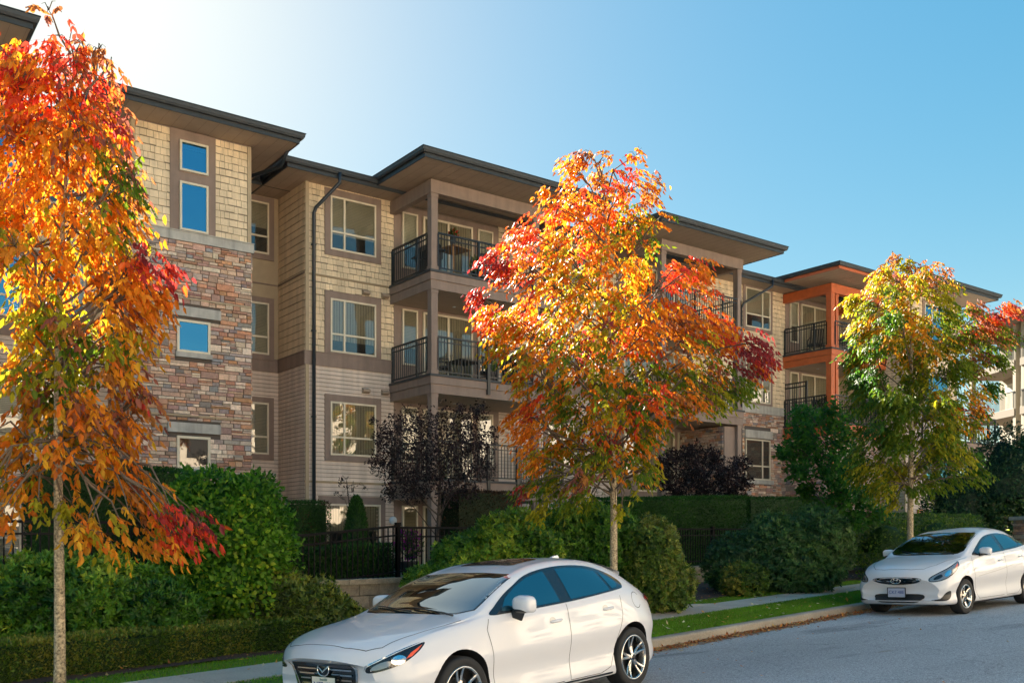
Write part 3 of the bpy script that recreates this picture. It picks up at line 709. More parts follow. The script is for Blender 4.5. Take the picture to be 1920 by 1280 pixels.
# ---- roofs: low hip, soffit, fascia board, half-round-fronted gutter
def roof(x0, x1, y0, y1, zs, cm='fascia', gut=True):
    i = ROOFN[0]; ROOFN[0] += 1; e = i * .004; zs = zs + e; H = .24
    mb = MB(); mb.box(x0 + .03, x1 - .03, y0 + .03, y1, zs, zs + .03, 1)
    mb.box(x0, x1, y0, y0 + .028, zs - .015, zs + H); mb.box(x0, x0 + .028, y0 + .029, y1, zs - .015, zs + H); mb.box(x1 - .028, x1, y0 + .029, y1, zs - .015, zs + H)
    r = bpart(mb, 'eave', [M[cm], M['soffit']])
    # soffit board joints
    sb = MB(); u = x0 + .05
    while u < x1 - .05: sb.box(u, u + .006, y0 + .04, y0 + 3.2 if y0 + 3.2 < y1 else y1 - .1, zs - .0025, zs - .0005); u += .3
    sub(sb, 'soffit_joint', M['trim_brown'], r)
    tb = MB(); w = min(x1 - x0, y1 - y0) / 2; k = min(w, 3.0); rz = k * .16; z0 = zs + H + .001
    o = [(x0 - .05, y0 - .05), (x1 + .05, y0 - .05), (x1 + .05, y1), (x0 - .05, y1)]; q = [(x0 + k, y0 + k), (x1 - k, y0 + k), (x1 - k, y1), (x0 + k, y1)]
    vs = [(a, b, z0) for a, b in o] + [(a, b, z0 + rz) for a, b in q] + [(a, b, z0 + .022) for a, b in o]
    tb.mesh(vs, [(3, 2, 1, 0), (0, 1, 9, 8), (1, 2, 10, 9), (3, 0, 8, 11), (8, 9, 5, 4), (9, 10, 6, 5), (11, 8, 4, 7), (4, 5, 6, 7)])
    bpart(tb, 'roof', M['roof'])
    if gut:
        gb = MB(); g = [(0, .0), (-.07, .0), (-.10, .05), (-.11, .115), (-.125, .125), (-.125, .14), (0, .14)]; zb = zs + H - .15
        path = [(x0, y1, 1, 0), (x0, y0, 1, 1), (x1, y0, -1, 1), (x1, y1, -1, 0)]; rings = []
        for (x, y, sx, sy) in path: rings.append([(x + a * sx - .001 * sx, y + a * sy - .001, zb + b) for a, b in g])
        kk = len(g); gb.mesh([v for r_ in rings for v in r_], [(i_ * kk + j, i_ * kk + (j + 1) % kk, (i_ + 1) * kk + (j + 1) % kk, (i_ + 1) * kk + j) for i_ in range(3) for j in range(kk)])
        bpart(gb, 'gutter', M['fascia'])
ROOFN = [0]
ZS = Z(9.97)
roof(10.55, 41.0, 24.35, 34.5, ZS); roof(-6, 6.0, 24.95, 34.3, ZS); roof(9.0, 12.5, 26.1, 34.4, ZS, gut=True)
roof(5.45, 10.23, 22.85, 34.0, ZS + .02); roof(-9.6, 3.74, 20.9, 34.1, ZS + .05)
roof(13.25, 19.7, 21.75, 33.9, ZS + .06); roof(22.0, 28.05, 21.75, 33.8, ZS + .09); 
roof(31.3, 36.5, 21.75, 33.7, ZS + .12, 'orange_wood'); roof(35.5, 41.1, 20.75, 33.6, ZS + .14)
# ---- downpipes
def pipe(pts, name='downpipe', r=.05):
    mb = MB(); mb.tube(pts, r, 8)
    for z in (Z(8.2), Z(5.8), Z(3.4), Z(1.0)):
        if z < pts[-1][2]: continue
        x, y = pts[-1][0], pts[-1][1]; mb.box(x - .065, x + .065, y - .02, y + .07, z, z + .035)
    bpart(mb, name, M['downpipe'], True)
pipe([(12.05, 24.27, Z(10.1)), (12.05, 24.27, Z(9.82)), (11.66, 24.95, Z(9.25)), (11.62, 25.0, Z(9.1)), (11.62, 25.0, GB)])
pipe([(30.6, 24.27, Z(10.1)), (30.6, 24.27, Z(9.85)), (29.72, 24.95, Z(9.2)), (29.62, 25.0, Z(9.0)), (29.62, 25.0, GB)])
pipe([(10.2, 23.5, Z(10.05)), (10.25, 24.1, Z(9.8)), (10.0, 24.6, Z(9.75)), (9.6, 25.4, Z(9.7)), (9.42, 25.5, Z(9.5)), (9.42, 25.5, Z(7.5))])
# round wall lamp by the ground-floor door
mb = MB(); mb.lathe([(0, .10), (.07, .09), (.11, .06), (.12, .02), (.12, 0)], (14.17, 25.07, Z(.55)), (0, -1, 0), 20); bpart(mb, 'wall_lamp', M['lamp_glass'], True)

# ------------------------------------------------------------------ things on the balconies
def thing(name, label, cat, loc, rz=0, group=None):
    return tag(empty(name, loc, rz), label, cat, group)
def armchair(loc, rz, label, name='patio_chair'):
    t = thing(name, label, 'chair', loc, rz)
    b = MB(); b.box(-.26, .26, -.26, .26, .38, .43); b.build('seat', M['dark_plastic'], t)
    b = MB()
    for i in range(6): b.beam((-.24 + i * .096, .24, .42), (-.24 + i * .096, .38, .95), .05, .012)
    b.beam((-.27, .38, .95), (.27, .38, .95), .04, .04); b.build('backrest', M['dark_plastic'], t)
    for sx in (-1, 1):
        b = MB(); b.beam((sx * .26, -.26, .62), (sx * .26, .3, .64), .05, .025); b.build('armrest', M['dark_plastic'], t)
        for (y0, y1, z1) in ((-.3, -.24, .62), (.34, .24, .5)):
            b = MB(); b.beam((sx * .28, y0, 0), (sx * .25, y1, z1), .03, .03); b.build('leg', M['dark_plastic'], t)
def patio_table(loc, rz, label, w=.7, m='dark_plastic', h=.7, cat='table'):
    t = thing('patio_table', label, cat, loc, rz)
    b = MB(); 
    for i in range(6): b.box(-w / 2 + i * w / 6 + .004, -w / 2 + (i + 1) * w / 6 - .004, -w / 2, w / 2, h - .03, h)
    b.build('table_top', M[m], t)
    for sx in (-1, 1):
        for sy in (-1, 1):
            b = MB(); b.beam((sx * w * .44, sy * w * .44, 0), (sx * w * .42, sy * w * .42, h - .03), .045, .045); b.build('leg', M[m], t)
def barbecue(loc, rz, label):
    t = thing('barbecue', label, 'barbecue', loc, rz)
    b = MB(); b.box(-.3, .3, -.22, .22, .12, .62); b.build('cabinet', M['dark_plastic'], t)
    b = MB(); b.box(-.36, .36, -.26, .26, .62, .82); b.build('firebox', M['dark_plastic'], t)
    b = MB(); n = 10; pr = [(-.26, .82)] + [(-.26 * math.cos(math.pi * i / n), .82 + .27 * math.sin(math.pi * i / n)) for i in range(n + 1)]
    vs = [(x, y, z) for x in (-.36, .36) for (y, z) in pr[1:]]; k = n + 1
    b.mesh(vs, [(i, i + 1, k + i + 1, k + i) for i in range(k - 1)] + [tuple(range(k)), tuple(range(2 * k - 1, k - 1, -1))]); b.build('lid', M['dark_plastic'], t, True)
    for sx in (-1, 1): b = MB(); b.box(sx * .37 - (.28 if sx < 0 else 0), sx * .37 + (.28 if sx > 0 else 0), -.2, .2, .78, .81); b.build('side_shelf', M['dark_plastic'], t)
    for sx in (-1, 1): b = MB(); b.lathe([(.08, -.02), (.08, .02)], (sx * .3, .15, .08), (1, 0, 0), 14); b.lathe([(0, -.02), (.08, -.02)], (sx * .3, .15, .08), (1, 0, 0), 14); b.lathe([(.08, .02), (0, .02)], (sx * .3, .15, .08), (1, 0, 0), 14); b.build('wheel', M['dark_plastic'], t)
def pot_plant(loc, r, h, label, n=500, c=(.06, .14, .03), flowers=None, name='potted_plant', pc=None):
    t = thing(name, label, 'plant', loc)
    b = MB(); b.lathe([(0, 0), (r * .7, 0), (r, .28), (r * 1.05, .28), (r * 1.05, .31), (r * .9, .31), (r * .85, .27), (0, .27)], (0, 0, 0), (0, 0, 1), 18); b.build('pot', pc or M['dark_plastic'], t, False)
    P = unit(rg.normal(size=(n, 3))) * rg.random((n, 1)) ** .4 * [r * 1.5, r * 1.5, h / 2] + [0, 0, .3 + h / 2]
    D = unit(P - [0, 0, .3] + rg.normal(size=(n, 3)) * .2); S = perp(D, rg)
    C = np.array([c]) * rg.uniform(.6, 1.5, (n, 1))
    if flowers is not None: k = rg.random(n) < .3; C[k] = np.array(flowers) * rg.uniform(.8, 1.2, (int(k.sum()), 1))
    leaf_mesh('foliage', P, D, S, rg.uniform(.06, .12, n), rg.uniform(.02, .05, n), C, M['leaf'], t)
zt = Z(7.455)
patio_table((15.35, 23.6, zt), .2, 'light brown wooden table on the top balcony behind the corner post', .75, 'wood', .95)
pot_plant((15.3, 23.55, zt + .95), .09, .25, 'small red-flowered pot plant standing on the wooden balcony table', 160, flowers=(.5, .03, .02))
barbecue((14.75, 24.0, zt), 1.57, 'black covered barbecue behind the side railing of the top balcony')
pot_plant((15.95, 23.3, zt), .15, .45, 'leafy yellow-green pot plant beside the wooden balcony table', 350, (.22, .3, .04))
armchair((16.6, 23.8, zt), 2.8, 'black patio chair on the top balcony, right of the leafy pot plant')
zt = Z(4.575)
patio_table((15.75, 23.7, zt), .1, 'low black patio table on the middle balcony beside the potted palm', .8, h=.62)
armchair((15.1, 23.9, zt), .9, 'black patio chair left of the low table on the middle balcony')
armchair((16.7, 23.8, zt), -.6, 'black patio chair right of the low table on the middle balcony')
pot_plant((16.35, 23.15, zt), .14, .3, 'small bright green pot plant at the foot of the middle balcony railing', 250, (.10, .24, .02))
barbecue((17.6, 23.7, zt), 1.57, 'black barbecue at the right end of the middle balcony beside the tree')
zt = Z(7.455)
armchair((33.2, 24.2, zt), 2.4, 'black reclining patio chair on the upper orange balcony')
zt = Z(4.575)
armchair((33.3, 24.0, zt), 2.0, 'black patio chair on the lower orange balcony behind the tall screen')
pot_plant((32.6, 23.3, zt), .18, .7, 'bushy pot plant with pale flowers at the corner of the lower orange balcony', 500, (.07, .13, .03), (.6, .5, .5))
# ------------------------------------------------------------------ retaining wall, fences, planting
def gz(x, y):
    t, n = xy_st(x, y)
    return TER_Z - .1 if n > 7.1 else (land_z(t, n) if n > KERB_N else road_z(t, n))
random.seed(4)
M['block'] = mat('block', (.20, .175, .13), .9, tint=True, noise=(10, .2, 50, .2), bump=.6, bscale=40)
rw = empty('retaining_wall', (*st_xy(-2, 7.1), .2), ST); tag(rw, 'low grey-brown concrete block retaining wall under the black picket fence', 'wall')
mb = MB()
for r in range(5):
    z1 = TER_Z - .09 - r * .20; z0 = z1 - .188; t = -14 + (r % 2) * .22
    while t < 34:
        w = .44; d = random.uniform(0, .012); p = st_xy(t, 7.1)
        mb.box(t + 2.0 + .007, t + 2 + w - .007, -d, .2, z0 - .2, z1 - .2, 0, j3((.24, .215, .165), .16)); t += w
mb.build('block_course', M['block'], rw)
mb = MB(); t = -14
while t < 34: mb.box(t + 2 + .004, t + 2.6 - .004, -.05, .26, TER_Z - .088 - .2, TER_Z - .2, 0, j3((.30, .27, .20), .1)); t += .6
mb.build('wall_cap', M['block'], rw)

M['fence'] = mat('fence', (.006, .006, .007), .6, spec=.15)
def fence(label, a, b, z0a, z0b, H, name='picket_fence', endpost=True):
    f = empty(name, (*a, z0a)); tag(f, label, 'fence'); L_ = math.hypot(b[0] - a[0], b[1] - a[1]); n = max(1, round(L_ / 2.4))
    A = Vector((0, 0, 0)); B = Vector((b[0] - a[0], b[1] - a[1], z0b - z0a))
    for i in range(n + 1):
        p = A.lerp(B, i / n); mb = MB(); mb.box(p.x - .035, p.x + .035, p.y - .035, p.y + .035, p.z - .1, p.z + H + .04); mb.box(p.x - .045, p.x + .045, p.y - .045, p.y + .045, p.z + H + .041, p.z + H + .065); mb.build('post', M['fence'], f)
        if i < n:
            q = A.lerp(B, (i + 1) / n); mb = MB()
            for zz, s in ((H, .04), (H - .16, .03), (.10, .03)): mb.beam(p + Vector((0, 0, zz)), q + Vector((0, 0, zz)), s, s)
            k = int((q - p).length / .11)
            for j in range(1, k): r_ = p.lerp(q, j / k); mb.box(r_.x - .009, r_.x + .009, r_.y - .009, r_.y + .009, r_.z + .03, r_.z + H - .01)
            mb.build('picket_panel', M['fence'], f)
def fpt(px, n):                                    # plan point on the line n = const at image column px
    a = (px - 960) / FPX; k = -.725 * a + .688; D = (n + 6.083) / k
    return world_xy(a * D, D), D
n7 = 7.25
(pA, _), (pB, _), (pC, _), (pD, _), (pE, _) = fpt(-160, n7), fpt(330, n7), fpt(535, n7), fpt(746, n7), fpt(1040, n7)
fence('dark picket fence at the left edge, behind the rhododendrons and the front tree', pA, pB, TER_Z, TER_Z, .91)
fence('black picket fence sloping up to its corner post, right of the big round bush', pC, pD, TER_Z - .2, TER_Z, .91)
fence('black picket fence running behind the middle rhododendron to the street tree', pD, pE, TER_Z + .002, TER_Z + .03, .88)
(pF, _), (pG, _), (pH, _), (pI, _) = fpt(1130, n7), fpt(1420, n7), fpt(1560, n7), fpt(1700, n7)
fence('black picket fence beneath the long clipped hedge, between two round shrubs', pF, pG, TER_Z, TER_Z + .04, .91)
fence('black picket fence behind the far white car, right of the wide shrub', pH, pI, TER_Z + .05, TER_Z + .1, .95)

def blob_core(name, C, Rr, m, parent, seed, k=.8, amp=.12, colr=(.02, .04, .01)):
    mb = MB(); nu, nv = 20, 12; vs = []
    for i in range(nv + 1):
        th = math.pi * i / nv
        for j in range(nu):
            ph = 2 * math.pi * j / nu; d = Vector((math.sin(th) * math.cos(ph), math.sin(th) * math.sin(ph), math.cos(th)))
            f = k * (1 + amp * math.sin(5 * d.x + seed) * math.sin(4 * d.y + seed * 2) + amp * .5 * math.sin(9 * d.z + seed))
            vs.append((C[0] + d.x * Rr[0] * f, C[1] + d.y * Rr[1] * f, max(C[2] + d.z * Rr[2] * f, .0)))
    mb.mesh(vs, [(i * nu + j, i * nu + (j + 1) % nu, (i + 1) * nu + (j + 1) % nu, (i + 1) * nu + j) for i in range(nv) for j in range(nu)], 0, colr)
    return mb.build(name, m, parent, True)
def palette_col(n, pal, P=None, seed=1, f=1.5):
    pal = np.array(pal); i = rg.integers(0, len(pal), n)
    if P is not None:
        v = vnoise(P, seed, f); i = np.clip(((v * .5 + .5 + rg.normal(0, .16, n)) * len(pal)).astype(int), 0, len(pal) - 1)
    return pal[i] * rg.uniform(.72, 1.32, (n, 1))
GREEN = [(.025, .07, .015), (.04, .10, .018), (.055, .13, .02), (.075, .16, .024), (.12, .20, .026)]
RHODO = [(.022, .075, .010), (.045, .135, .012), (.075, .19, .016), (.13, .27, .02), (.28, .38, .03)]
CEDAR = [(.014, .052, .010), (.022, .078, .011), (.032, .105, .013)]
BOX = [(.022, .055, .010), (.05, .10, .012), (.09, .16, .018), (.19, .20, .03)]
def shrub(label, base, lobes, n, ll, lw, pal, style='plain', name='shrub', seed=1, m='leaf_gloss', cat='shrub', core=True, group=None, rough=.16):
    """lobes: (dx, dy, cz, rx, ry, rz) round the base point, camera-facing dx"""
    s = empty(name, base); tag(s, label, cat, group)
    lat = Vector((SV, -CV, 0)); dep = Vector((CV, SV, 0)); tot = sum(l[3] * l[5] for l in lobes); PP = []; NN = []
    for i, (dx, dy, cz, rx, ry, rz) in enumerate(lobes):
        k = int(n * rx * rz / tot); d = unit(rg.normal(size=(k, 3)))
        v = vnoise(d * 2.2 + i * 3, seed + i, 1.6)[:, None]
        rad = (1 + rough * v) * (1 - .30 * rg.random((k, 1)) ** 2)
        c = lat * dx + dep * dy; loc = d * rad * [rx, ry, rz]
        w = np.array([c.x, c.y, cz]) + loc[:, :1] * np.array(lat) + loc[:, 1:2] * np.array(dep) + loc[:, 2:] * [0, 0, 1]
        nn = unit(d / [rx, ry, rz]); nw = nn[:, :1] * np.array(lat) + nn[:, 1:2] * np.array(dep) + nn[:, 2:] * [0, 0, 1]
        PP.append(w); NN.append(nw)
        if core: blob_core('branches_core', (0, 0, 0), (1, 1, 1), M['leaf_dull'], s, seed + i, .74, .1, pal[0]).matrix_local = Matrix.Translation(Vector((c.x, c.y, cz))) @ Matrix.Rotation(math.atan2(lat.y, lat.x), 4, 'Z') @ Matrix.Diagonal((rx, ry, rz, 1))  # solid leaf-coloured core per lobe, added to block light; no real branches
    P = np.concatenate(PP); Nn = np.concatenate(NN); keep = P[:, 2] > .03; P = P[keep]; Nn = Nn[keep]; n = len(P)
    if style == 'whorl':
        q = 8; ax = unit(Nn + [0, 0, .7] + rg.normal(size=(n, 3)) * .3); P = P + ax * rg.uniform(-.02, .06, (n, 1))
        e1 = perp(ax, rg); e2 = np.cross(ax, e1); out = []
        AP = np.repeat(P, q, 0); ph = (np.tile(np.arange(q), n) * 2.4 + np.repeat(rg.uniform(0, 6, n), q))[:, None]
        rad = np.repeat(e1, q, 0) * np.cos(ph) + np.repeat(e2, q, 0) * np.sin(ph); AX = np.repeat(ax, q, 0)
        D = unit(rad + AX * rg.uniform(-.5, 1.1, (n * q, 1)) + rg.normal(size=(n * q, 3)) * .28); S = unit(np.cross(D, AX)); C = np.repeat(palette_col(n, pal, P, seed), q, 0) * rg.uniform(.8, 1.2, (n * q, 1))
        k = n * q; leaf_mesh('foliage', AP, D, S, rg.uniform(ll * .7, ll * 1.2, k), rg.uniform(lw * .8, lw * 1.2, k), C, M[m], s)
    else:
        D = unit(Nn * .6 + rg.normal(size=(n, 3)) * .7 + [0, 0, -.1]); up = unit(Nn + [0, 0, .6]); S = unit(np.cross(D, up) + rg.normal(size=(n, 3)) * .3)
        leaf_mesh('foliage', P, D, S, rg.uniform(ll * .6, ll * 1.3, n), rg.uniform(lw * .7, lw * 1.3, n), palette_col(n, pal, P, seed), M[m], s, kite=(ll < .05))
    return s
def sb(px, D, label, lobes, n, ll, lw, pal, **k):
    a = (px - 960) / FPX; x, y = world_xy(a * D, D); z = gz(x, y); return shrub(label, (x, y, z), lobes, n, ll, lw, pal, **k)
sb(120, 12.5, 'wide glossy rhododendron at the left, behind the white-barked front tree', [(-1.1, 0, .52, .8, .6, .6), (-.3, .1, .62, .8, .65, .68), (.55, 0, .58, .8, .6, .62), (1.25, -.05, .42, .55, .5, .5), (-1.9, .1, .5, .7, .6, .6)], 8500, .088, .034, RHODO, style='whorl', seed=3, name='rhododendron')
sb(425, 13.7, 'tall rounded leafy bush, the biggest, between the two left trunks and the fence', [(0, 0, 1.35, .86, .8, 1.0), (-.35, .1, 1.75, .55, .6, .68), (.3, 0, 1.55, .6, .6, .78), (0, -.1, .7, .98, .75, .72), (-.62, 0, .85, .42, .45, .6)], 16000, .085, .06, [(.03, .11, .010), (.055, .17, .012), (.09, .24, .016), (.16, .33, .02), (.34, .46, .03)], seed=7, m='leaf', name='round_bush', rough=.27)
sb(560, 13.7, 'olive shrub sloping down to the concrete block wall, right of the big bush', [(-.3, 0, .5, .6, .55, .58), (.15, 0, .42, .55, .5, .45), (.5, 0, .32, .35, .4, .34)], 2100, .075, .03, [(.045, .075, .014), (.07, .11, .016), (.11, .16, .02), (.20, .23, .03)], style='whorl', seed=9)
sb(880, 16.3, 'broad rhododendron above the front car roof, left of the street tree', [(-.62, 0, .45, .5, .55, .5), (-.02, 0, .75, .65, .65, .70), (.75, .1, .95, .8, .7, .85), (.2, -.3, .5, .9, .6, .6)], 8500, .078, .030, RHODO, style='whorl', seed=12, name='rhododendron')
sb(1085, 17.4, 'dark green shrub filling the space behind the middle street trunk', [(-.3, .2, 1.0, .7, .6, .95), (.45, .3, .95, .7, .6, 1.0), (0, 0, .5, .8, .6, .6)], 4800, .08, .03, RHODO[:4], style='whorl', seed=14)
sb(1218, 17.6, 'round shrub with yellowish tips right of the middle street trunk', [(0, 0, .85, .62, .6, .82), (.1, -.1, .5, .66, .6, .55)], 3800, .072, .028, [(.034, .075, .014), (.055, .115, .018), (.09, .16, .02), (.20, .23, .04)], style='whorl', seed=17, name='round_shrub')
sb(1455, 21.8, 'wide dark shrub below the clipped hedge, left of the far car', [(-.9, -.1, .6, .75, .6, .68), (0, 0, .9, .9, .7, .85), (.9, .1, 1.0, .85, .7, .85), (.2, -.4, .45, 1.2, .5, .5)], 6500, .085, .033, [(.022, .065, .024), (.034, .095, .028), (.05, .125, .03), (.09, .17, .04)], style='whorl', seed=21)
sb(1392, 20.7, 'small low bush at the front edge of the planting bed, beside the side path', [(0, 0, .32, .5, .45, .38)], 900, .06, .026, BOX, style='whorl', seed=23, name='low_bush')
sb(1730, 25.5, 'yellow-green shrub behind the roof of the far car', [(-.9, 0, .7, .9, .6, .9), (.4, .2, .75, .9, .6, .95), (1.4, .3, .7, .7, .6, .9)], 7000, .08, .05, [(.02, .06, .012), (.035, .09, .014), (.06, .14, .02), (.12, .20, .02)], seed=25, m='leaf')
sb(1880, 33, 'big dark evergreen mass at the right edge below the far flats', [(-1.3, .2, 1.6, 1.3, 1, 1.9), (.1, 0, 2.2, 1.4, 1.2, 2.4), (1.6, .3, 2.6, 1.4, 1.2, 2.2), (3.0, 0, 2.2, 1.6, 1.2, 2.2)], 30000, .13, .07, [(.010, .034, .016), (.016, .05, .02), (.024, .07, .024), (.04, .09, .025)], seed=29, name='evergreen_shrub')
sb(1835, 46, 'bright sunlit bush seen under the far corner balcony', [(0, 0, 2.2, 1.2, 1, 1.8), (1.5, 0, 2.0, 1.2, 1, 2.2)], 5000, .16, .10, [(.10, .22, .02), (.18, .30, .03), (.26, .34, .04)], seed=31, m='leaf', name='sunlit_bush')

def hedge(label, a, b, depth, z0, z1a, z1b, n, ll, lw, pal, name='clipped_hedge', seed=1, m='leaf_dull', r=.12, cat='hedge'):
    a = Vector((*a, 0)); b = Vector((*b, 0)); L_ = (b - a).length; e = (b - a) / L_; nn = Vector((-e.y, e.x, 0))
    h = empty(name, (a.x, a.y, z0)); tag(h, label, cat)
    H1, H2 = z1a - z0, z1b - z0; A = [2 * L_ * H1, 1.2 * L_ * depth, depth * H1 * 2]; k = rg.choice(3, n, p=np.array(A) / sum(A))
    u = rg.uniform(0, L_, n); v = rg.uniform(0, depth, n); w = rg.random(n); Hh = H1 + (H2 - H1) * u / L_; z = w * Hh
    side = rg.random(n) < .72; N_ = np.zeros((n, 3))
    v = np.where(k == 0, np.where(side, 0, depth), v); u = np.where(k == 2, np.where(rg.random(n) < .5, 0, L_), u); z = np.where(k == 1, Hh, z)
    N_[:, 1] = np.where(k == 0, np.where(side, -1, 1), 0); N_[:, 0] = np.where(k == 2, np.where(u > L_ / 2, 1, -1), 0); N_[:, 2] = np.where(k == 1, 1, 0)
    # rounded shoulders and a slightly uneven face
    over = np.maximum(0, (z - (Hh - r)) / r); v = np.where(k == 0, v + np.where(side, 1, -1) * over ** 2 * r * .5, v)
    Q = np.stack([u, v, z], 1); wob = vnoise(Q, seed, 3.0)[:, None] * .022 + vnoise(Q, seed + 3, 9.0)[:, None] * .012; Q = Q + N_ * (wob + rg.uniform(-.035, .02, (n, 1)))
    X = np.array([[e.x, e.y, 0], [nn.x, nn.y, 0], [0, 0, 1]]); P = Q @ X; Nw = N_ @ X
    D = unit(Nw * .8 + rg.normal(size=(n, 3)) * .5 + [0, 0, .45]); S = perp(D, rg)
    leaf_mesh('foliage', P, D, S, rg.uniform(ll * .6, ll * 1.3, n), rg.uniform(lw * .7, lw * 1.3, n), palette_col(n, pal, P, seed, 2.5), M[m], h, kite=True)
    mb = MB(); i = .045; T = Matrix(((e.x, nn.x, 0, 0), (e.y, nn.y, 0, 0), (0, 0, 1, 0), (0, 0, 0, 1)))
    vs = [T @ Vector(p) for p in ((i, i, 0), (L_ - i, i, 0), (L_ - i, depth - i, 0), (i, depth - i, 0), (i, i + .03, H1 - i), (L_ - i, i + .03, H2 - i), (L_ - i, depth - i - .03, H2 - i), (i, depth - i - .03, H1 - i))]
    mb.mesh(vs, [(0, 3, 2, 1), (4, 5, 6, 7), (0, 1, 5, 4), (1, 2, 6, 5), (2, 3, 7, 6), (3, 0, 4, 7)], 0, pal[0]); mb.build('branches_core', M['leaf_dull'], h)  # leaf-coloured box core, added inside to stop light passing through
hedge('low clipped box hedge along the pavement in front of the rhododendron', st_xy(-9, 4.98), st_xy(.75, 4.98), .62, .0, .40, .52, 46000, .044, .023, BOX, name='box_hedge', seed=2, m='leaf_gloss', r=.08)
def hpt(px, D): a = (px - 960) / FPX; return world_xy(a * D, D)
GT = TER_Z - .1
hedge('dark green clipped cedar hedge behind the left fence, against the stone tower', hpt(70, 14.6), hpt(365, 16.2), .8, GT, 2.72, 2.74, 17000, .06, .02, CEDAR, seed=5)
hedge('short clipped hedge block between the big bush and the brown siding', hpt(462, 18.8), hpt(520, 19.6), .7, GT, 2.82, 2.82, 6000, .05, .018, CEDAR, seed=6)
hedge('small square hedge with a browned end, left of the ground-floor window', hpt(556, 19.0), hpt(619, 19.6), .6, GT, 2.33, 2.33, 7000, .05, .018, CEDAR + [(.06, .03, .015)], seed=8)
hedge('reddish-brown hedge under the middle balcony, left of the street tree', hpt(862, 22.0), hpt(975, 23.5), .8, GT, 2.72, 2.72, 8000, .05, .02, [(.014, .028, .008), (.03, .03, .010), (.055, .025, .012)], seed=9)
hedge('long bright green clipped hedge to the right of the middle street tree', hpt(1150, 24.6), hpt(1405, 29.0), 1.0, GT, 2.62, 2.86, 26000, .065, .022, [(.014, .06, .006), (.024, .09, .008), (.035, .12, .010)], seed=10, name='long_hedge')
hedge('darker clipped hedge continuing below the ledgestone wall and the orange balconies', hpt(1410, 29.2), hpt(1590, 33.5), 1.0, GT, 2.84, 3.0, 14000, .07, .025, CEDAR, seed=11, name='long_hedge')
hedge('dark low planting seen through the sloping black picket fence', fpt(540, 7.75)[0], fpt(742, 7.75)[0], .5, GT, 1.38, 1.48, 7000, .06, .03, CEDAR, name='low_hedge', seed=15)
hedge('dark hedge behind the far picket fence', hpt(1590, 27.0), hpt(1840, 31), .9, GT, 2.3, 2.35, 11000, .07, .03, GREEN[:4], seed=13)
# the small cone-shaped cedar
c = hpt(668, 19.3); s = empty('cone_cedar', (*c, GT)); tag(s, 'narrow cone-shaped cedar in front of the ground-floor patio door', 'shrub')
n = 5200; hh = rg.random(n) ** .8; ph = rg.uniform(0, 6.283, n); rr = .27 * np.sqrt(np.clip(1 - hh ** 1.8, 0, 1)) * rg.uniform(.85, 1.08, n)
P = np.stack([rr * np.cos(ph), rr * np.sin(ph), hh * 1.62], 1); D = unit(np.stack([np.cos(ph) * .5, np.sin(ph) * .5, np.ones(n)], 1) + rg.normal(size=(n, 3)) * .3)
leaf_mesh('foliage', P, D, perp(D, rg), rg.uniform(.04, .08, n), rg.uniform(.012, .022, n), palette_col(n, CEDAR), M['leaf_dull'], s, kite=True)
mb = MB(); mb.lathe([(.24, 0), (.24, .6), (.19, 1.1), (.08, 1.5), (0, 1.58)], (0, 0, 0), (0, 0, 1), 12); 
for i in range(len(mb.c)): mb.c[i] = CEDAR[0]
mb.build('branches_core', M['leaf_dull'], s, True)  # solid inner cone, added to keep light from passing through
# stone pillar with a lantern at the right edge
x, y = hpt(1938, 26.5); pl = empty('gate_pillar', (x, y, .5), VIEW - R(90)); tag(pl, 'stone pillar with a pale cap, partly hidden behind the far car at the right edge', 'pillar')
pst = stones(WF(0, 0, 0), 0, .7, 0, 1.62); o = pst.build('pillar', [M['stone'], M['mortar']], pl); o.location = (-.35, -.35, 0)
pst = stones(WF(0, 0, -math.pi / 2), 0, .7, 0, 1.62); o = pst.build('pillar', [M['stone'], M['mortar']], pl); o.location = (-.35, .35, 0)
mb = MB(); mb.box(-.345, .345, -.34, .34, 0, 1.619); mb.build('pillar_core', M['mortar'], pl)
mb = MB(); mb.box(-.45, .45, -.45, .45, 1.622, 1.72); mb.build('cap', M['concrete_band'], pl)
ln = empty('lantern', (x, y, .5 + 1.722), VIEW - R(90)); tag(ln, 'square black-framed lantern with pale glass on the stone pillar', 'lantern')
mb = MB(); mb.box(-.14, .14, -.14, .14, .03, .36); mb.build('glass', M['lamp_glass'], ln)
mb = MB(); mb.box(-.17, .17, -.17, .17, 0, .03); mb.box(-.17, .17, -.17, .17, .361, .39)
for (a, b) in ((-.15, -.15), (.15, -.15), (-.15, .15), (.15, .15), (0, -.15), (0, .15), (-.15, 0), (.15, 0)): mb.box(a - .012, a + .012, b - .012, b + .012, .03, .361)
mb.box(-.153, .153, -.153, .153, .19, .205)
mb.mesh([(-.19, -.19, .39), (.19, -.19, .39), (.19, .19, .39), (-.19, .19, .39), (0, 0, .52)], [(0, 1, 4), (1, 2, 4), (2, 3, 4), (3, 0, 4), (3, 2, 1, 0)]); mb.build('frame', M['rail'], ln)
# magenta pot plant and a wicker pot behind the fence
x, y = hpt(766, 20.5); pot_plant((x, y, GT), .2, .7, 'magenta-flowered pot plant behind the black fence corner', 500, (.05, .08, .03), (.30, .02, .28), 'potted_plant')

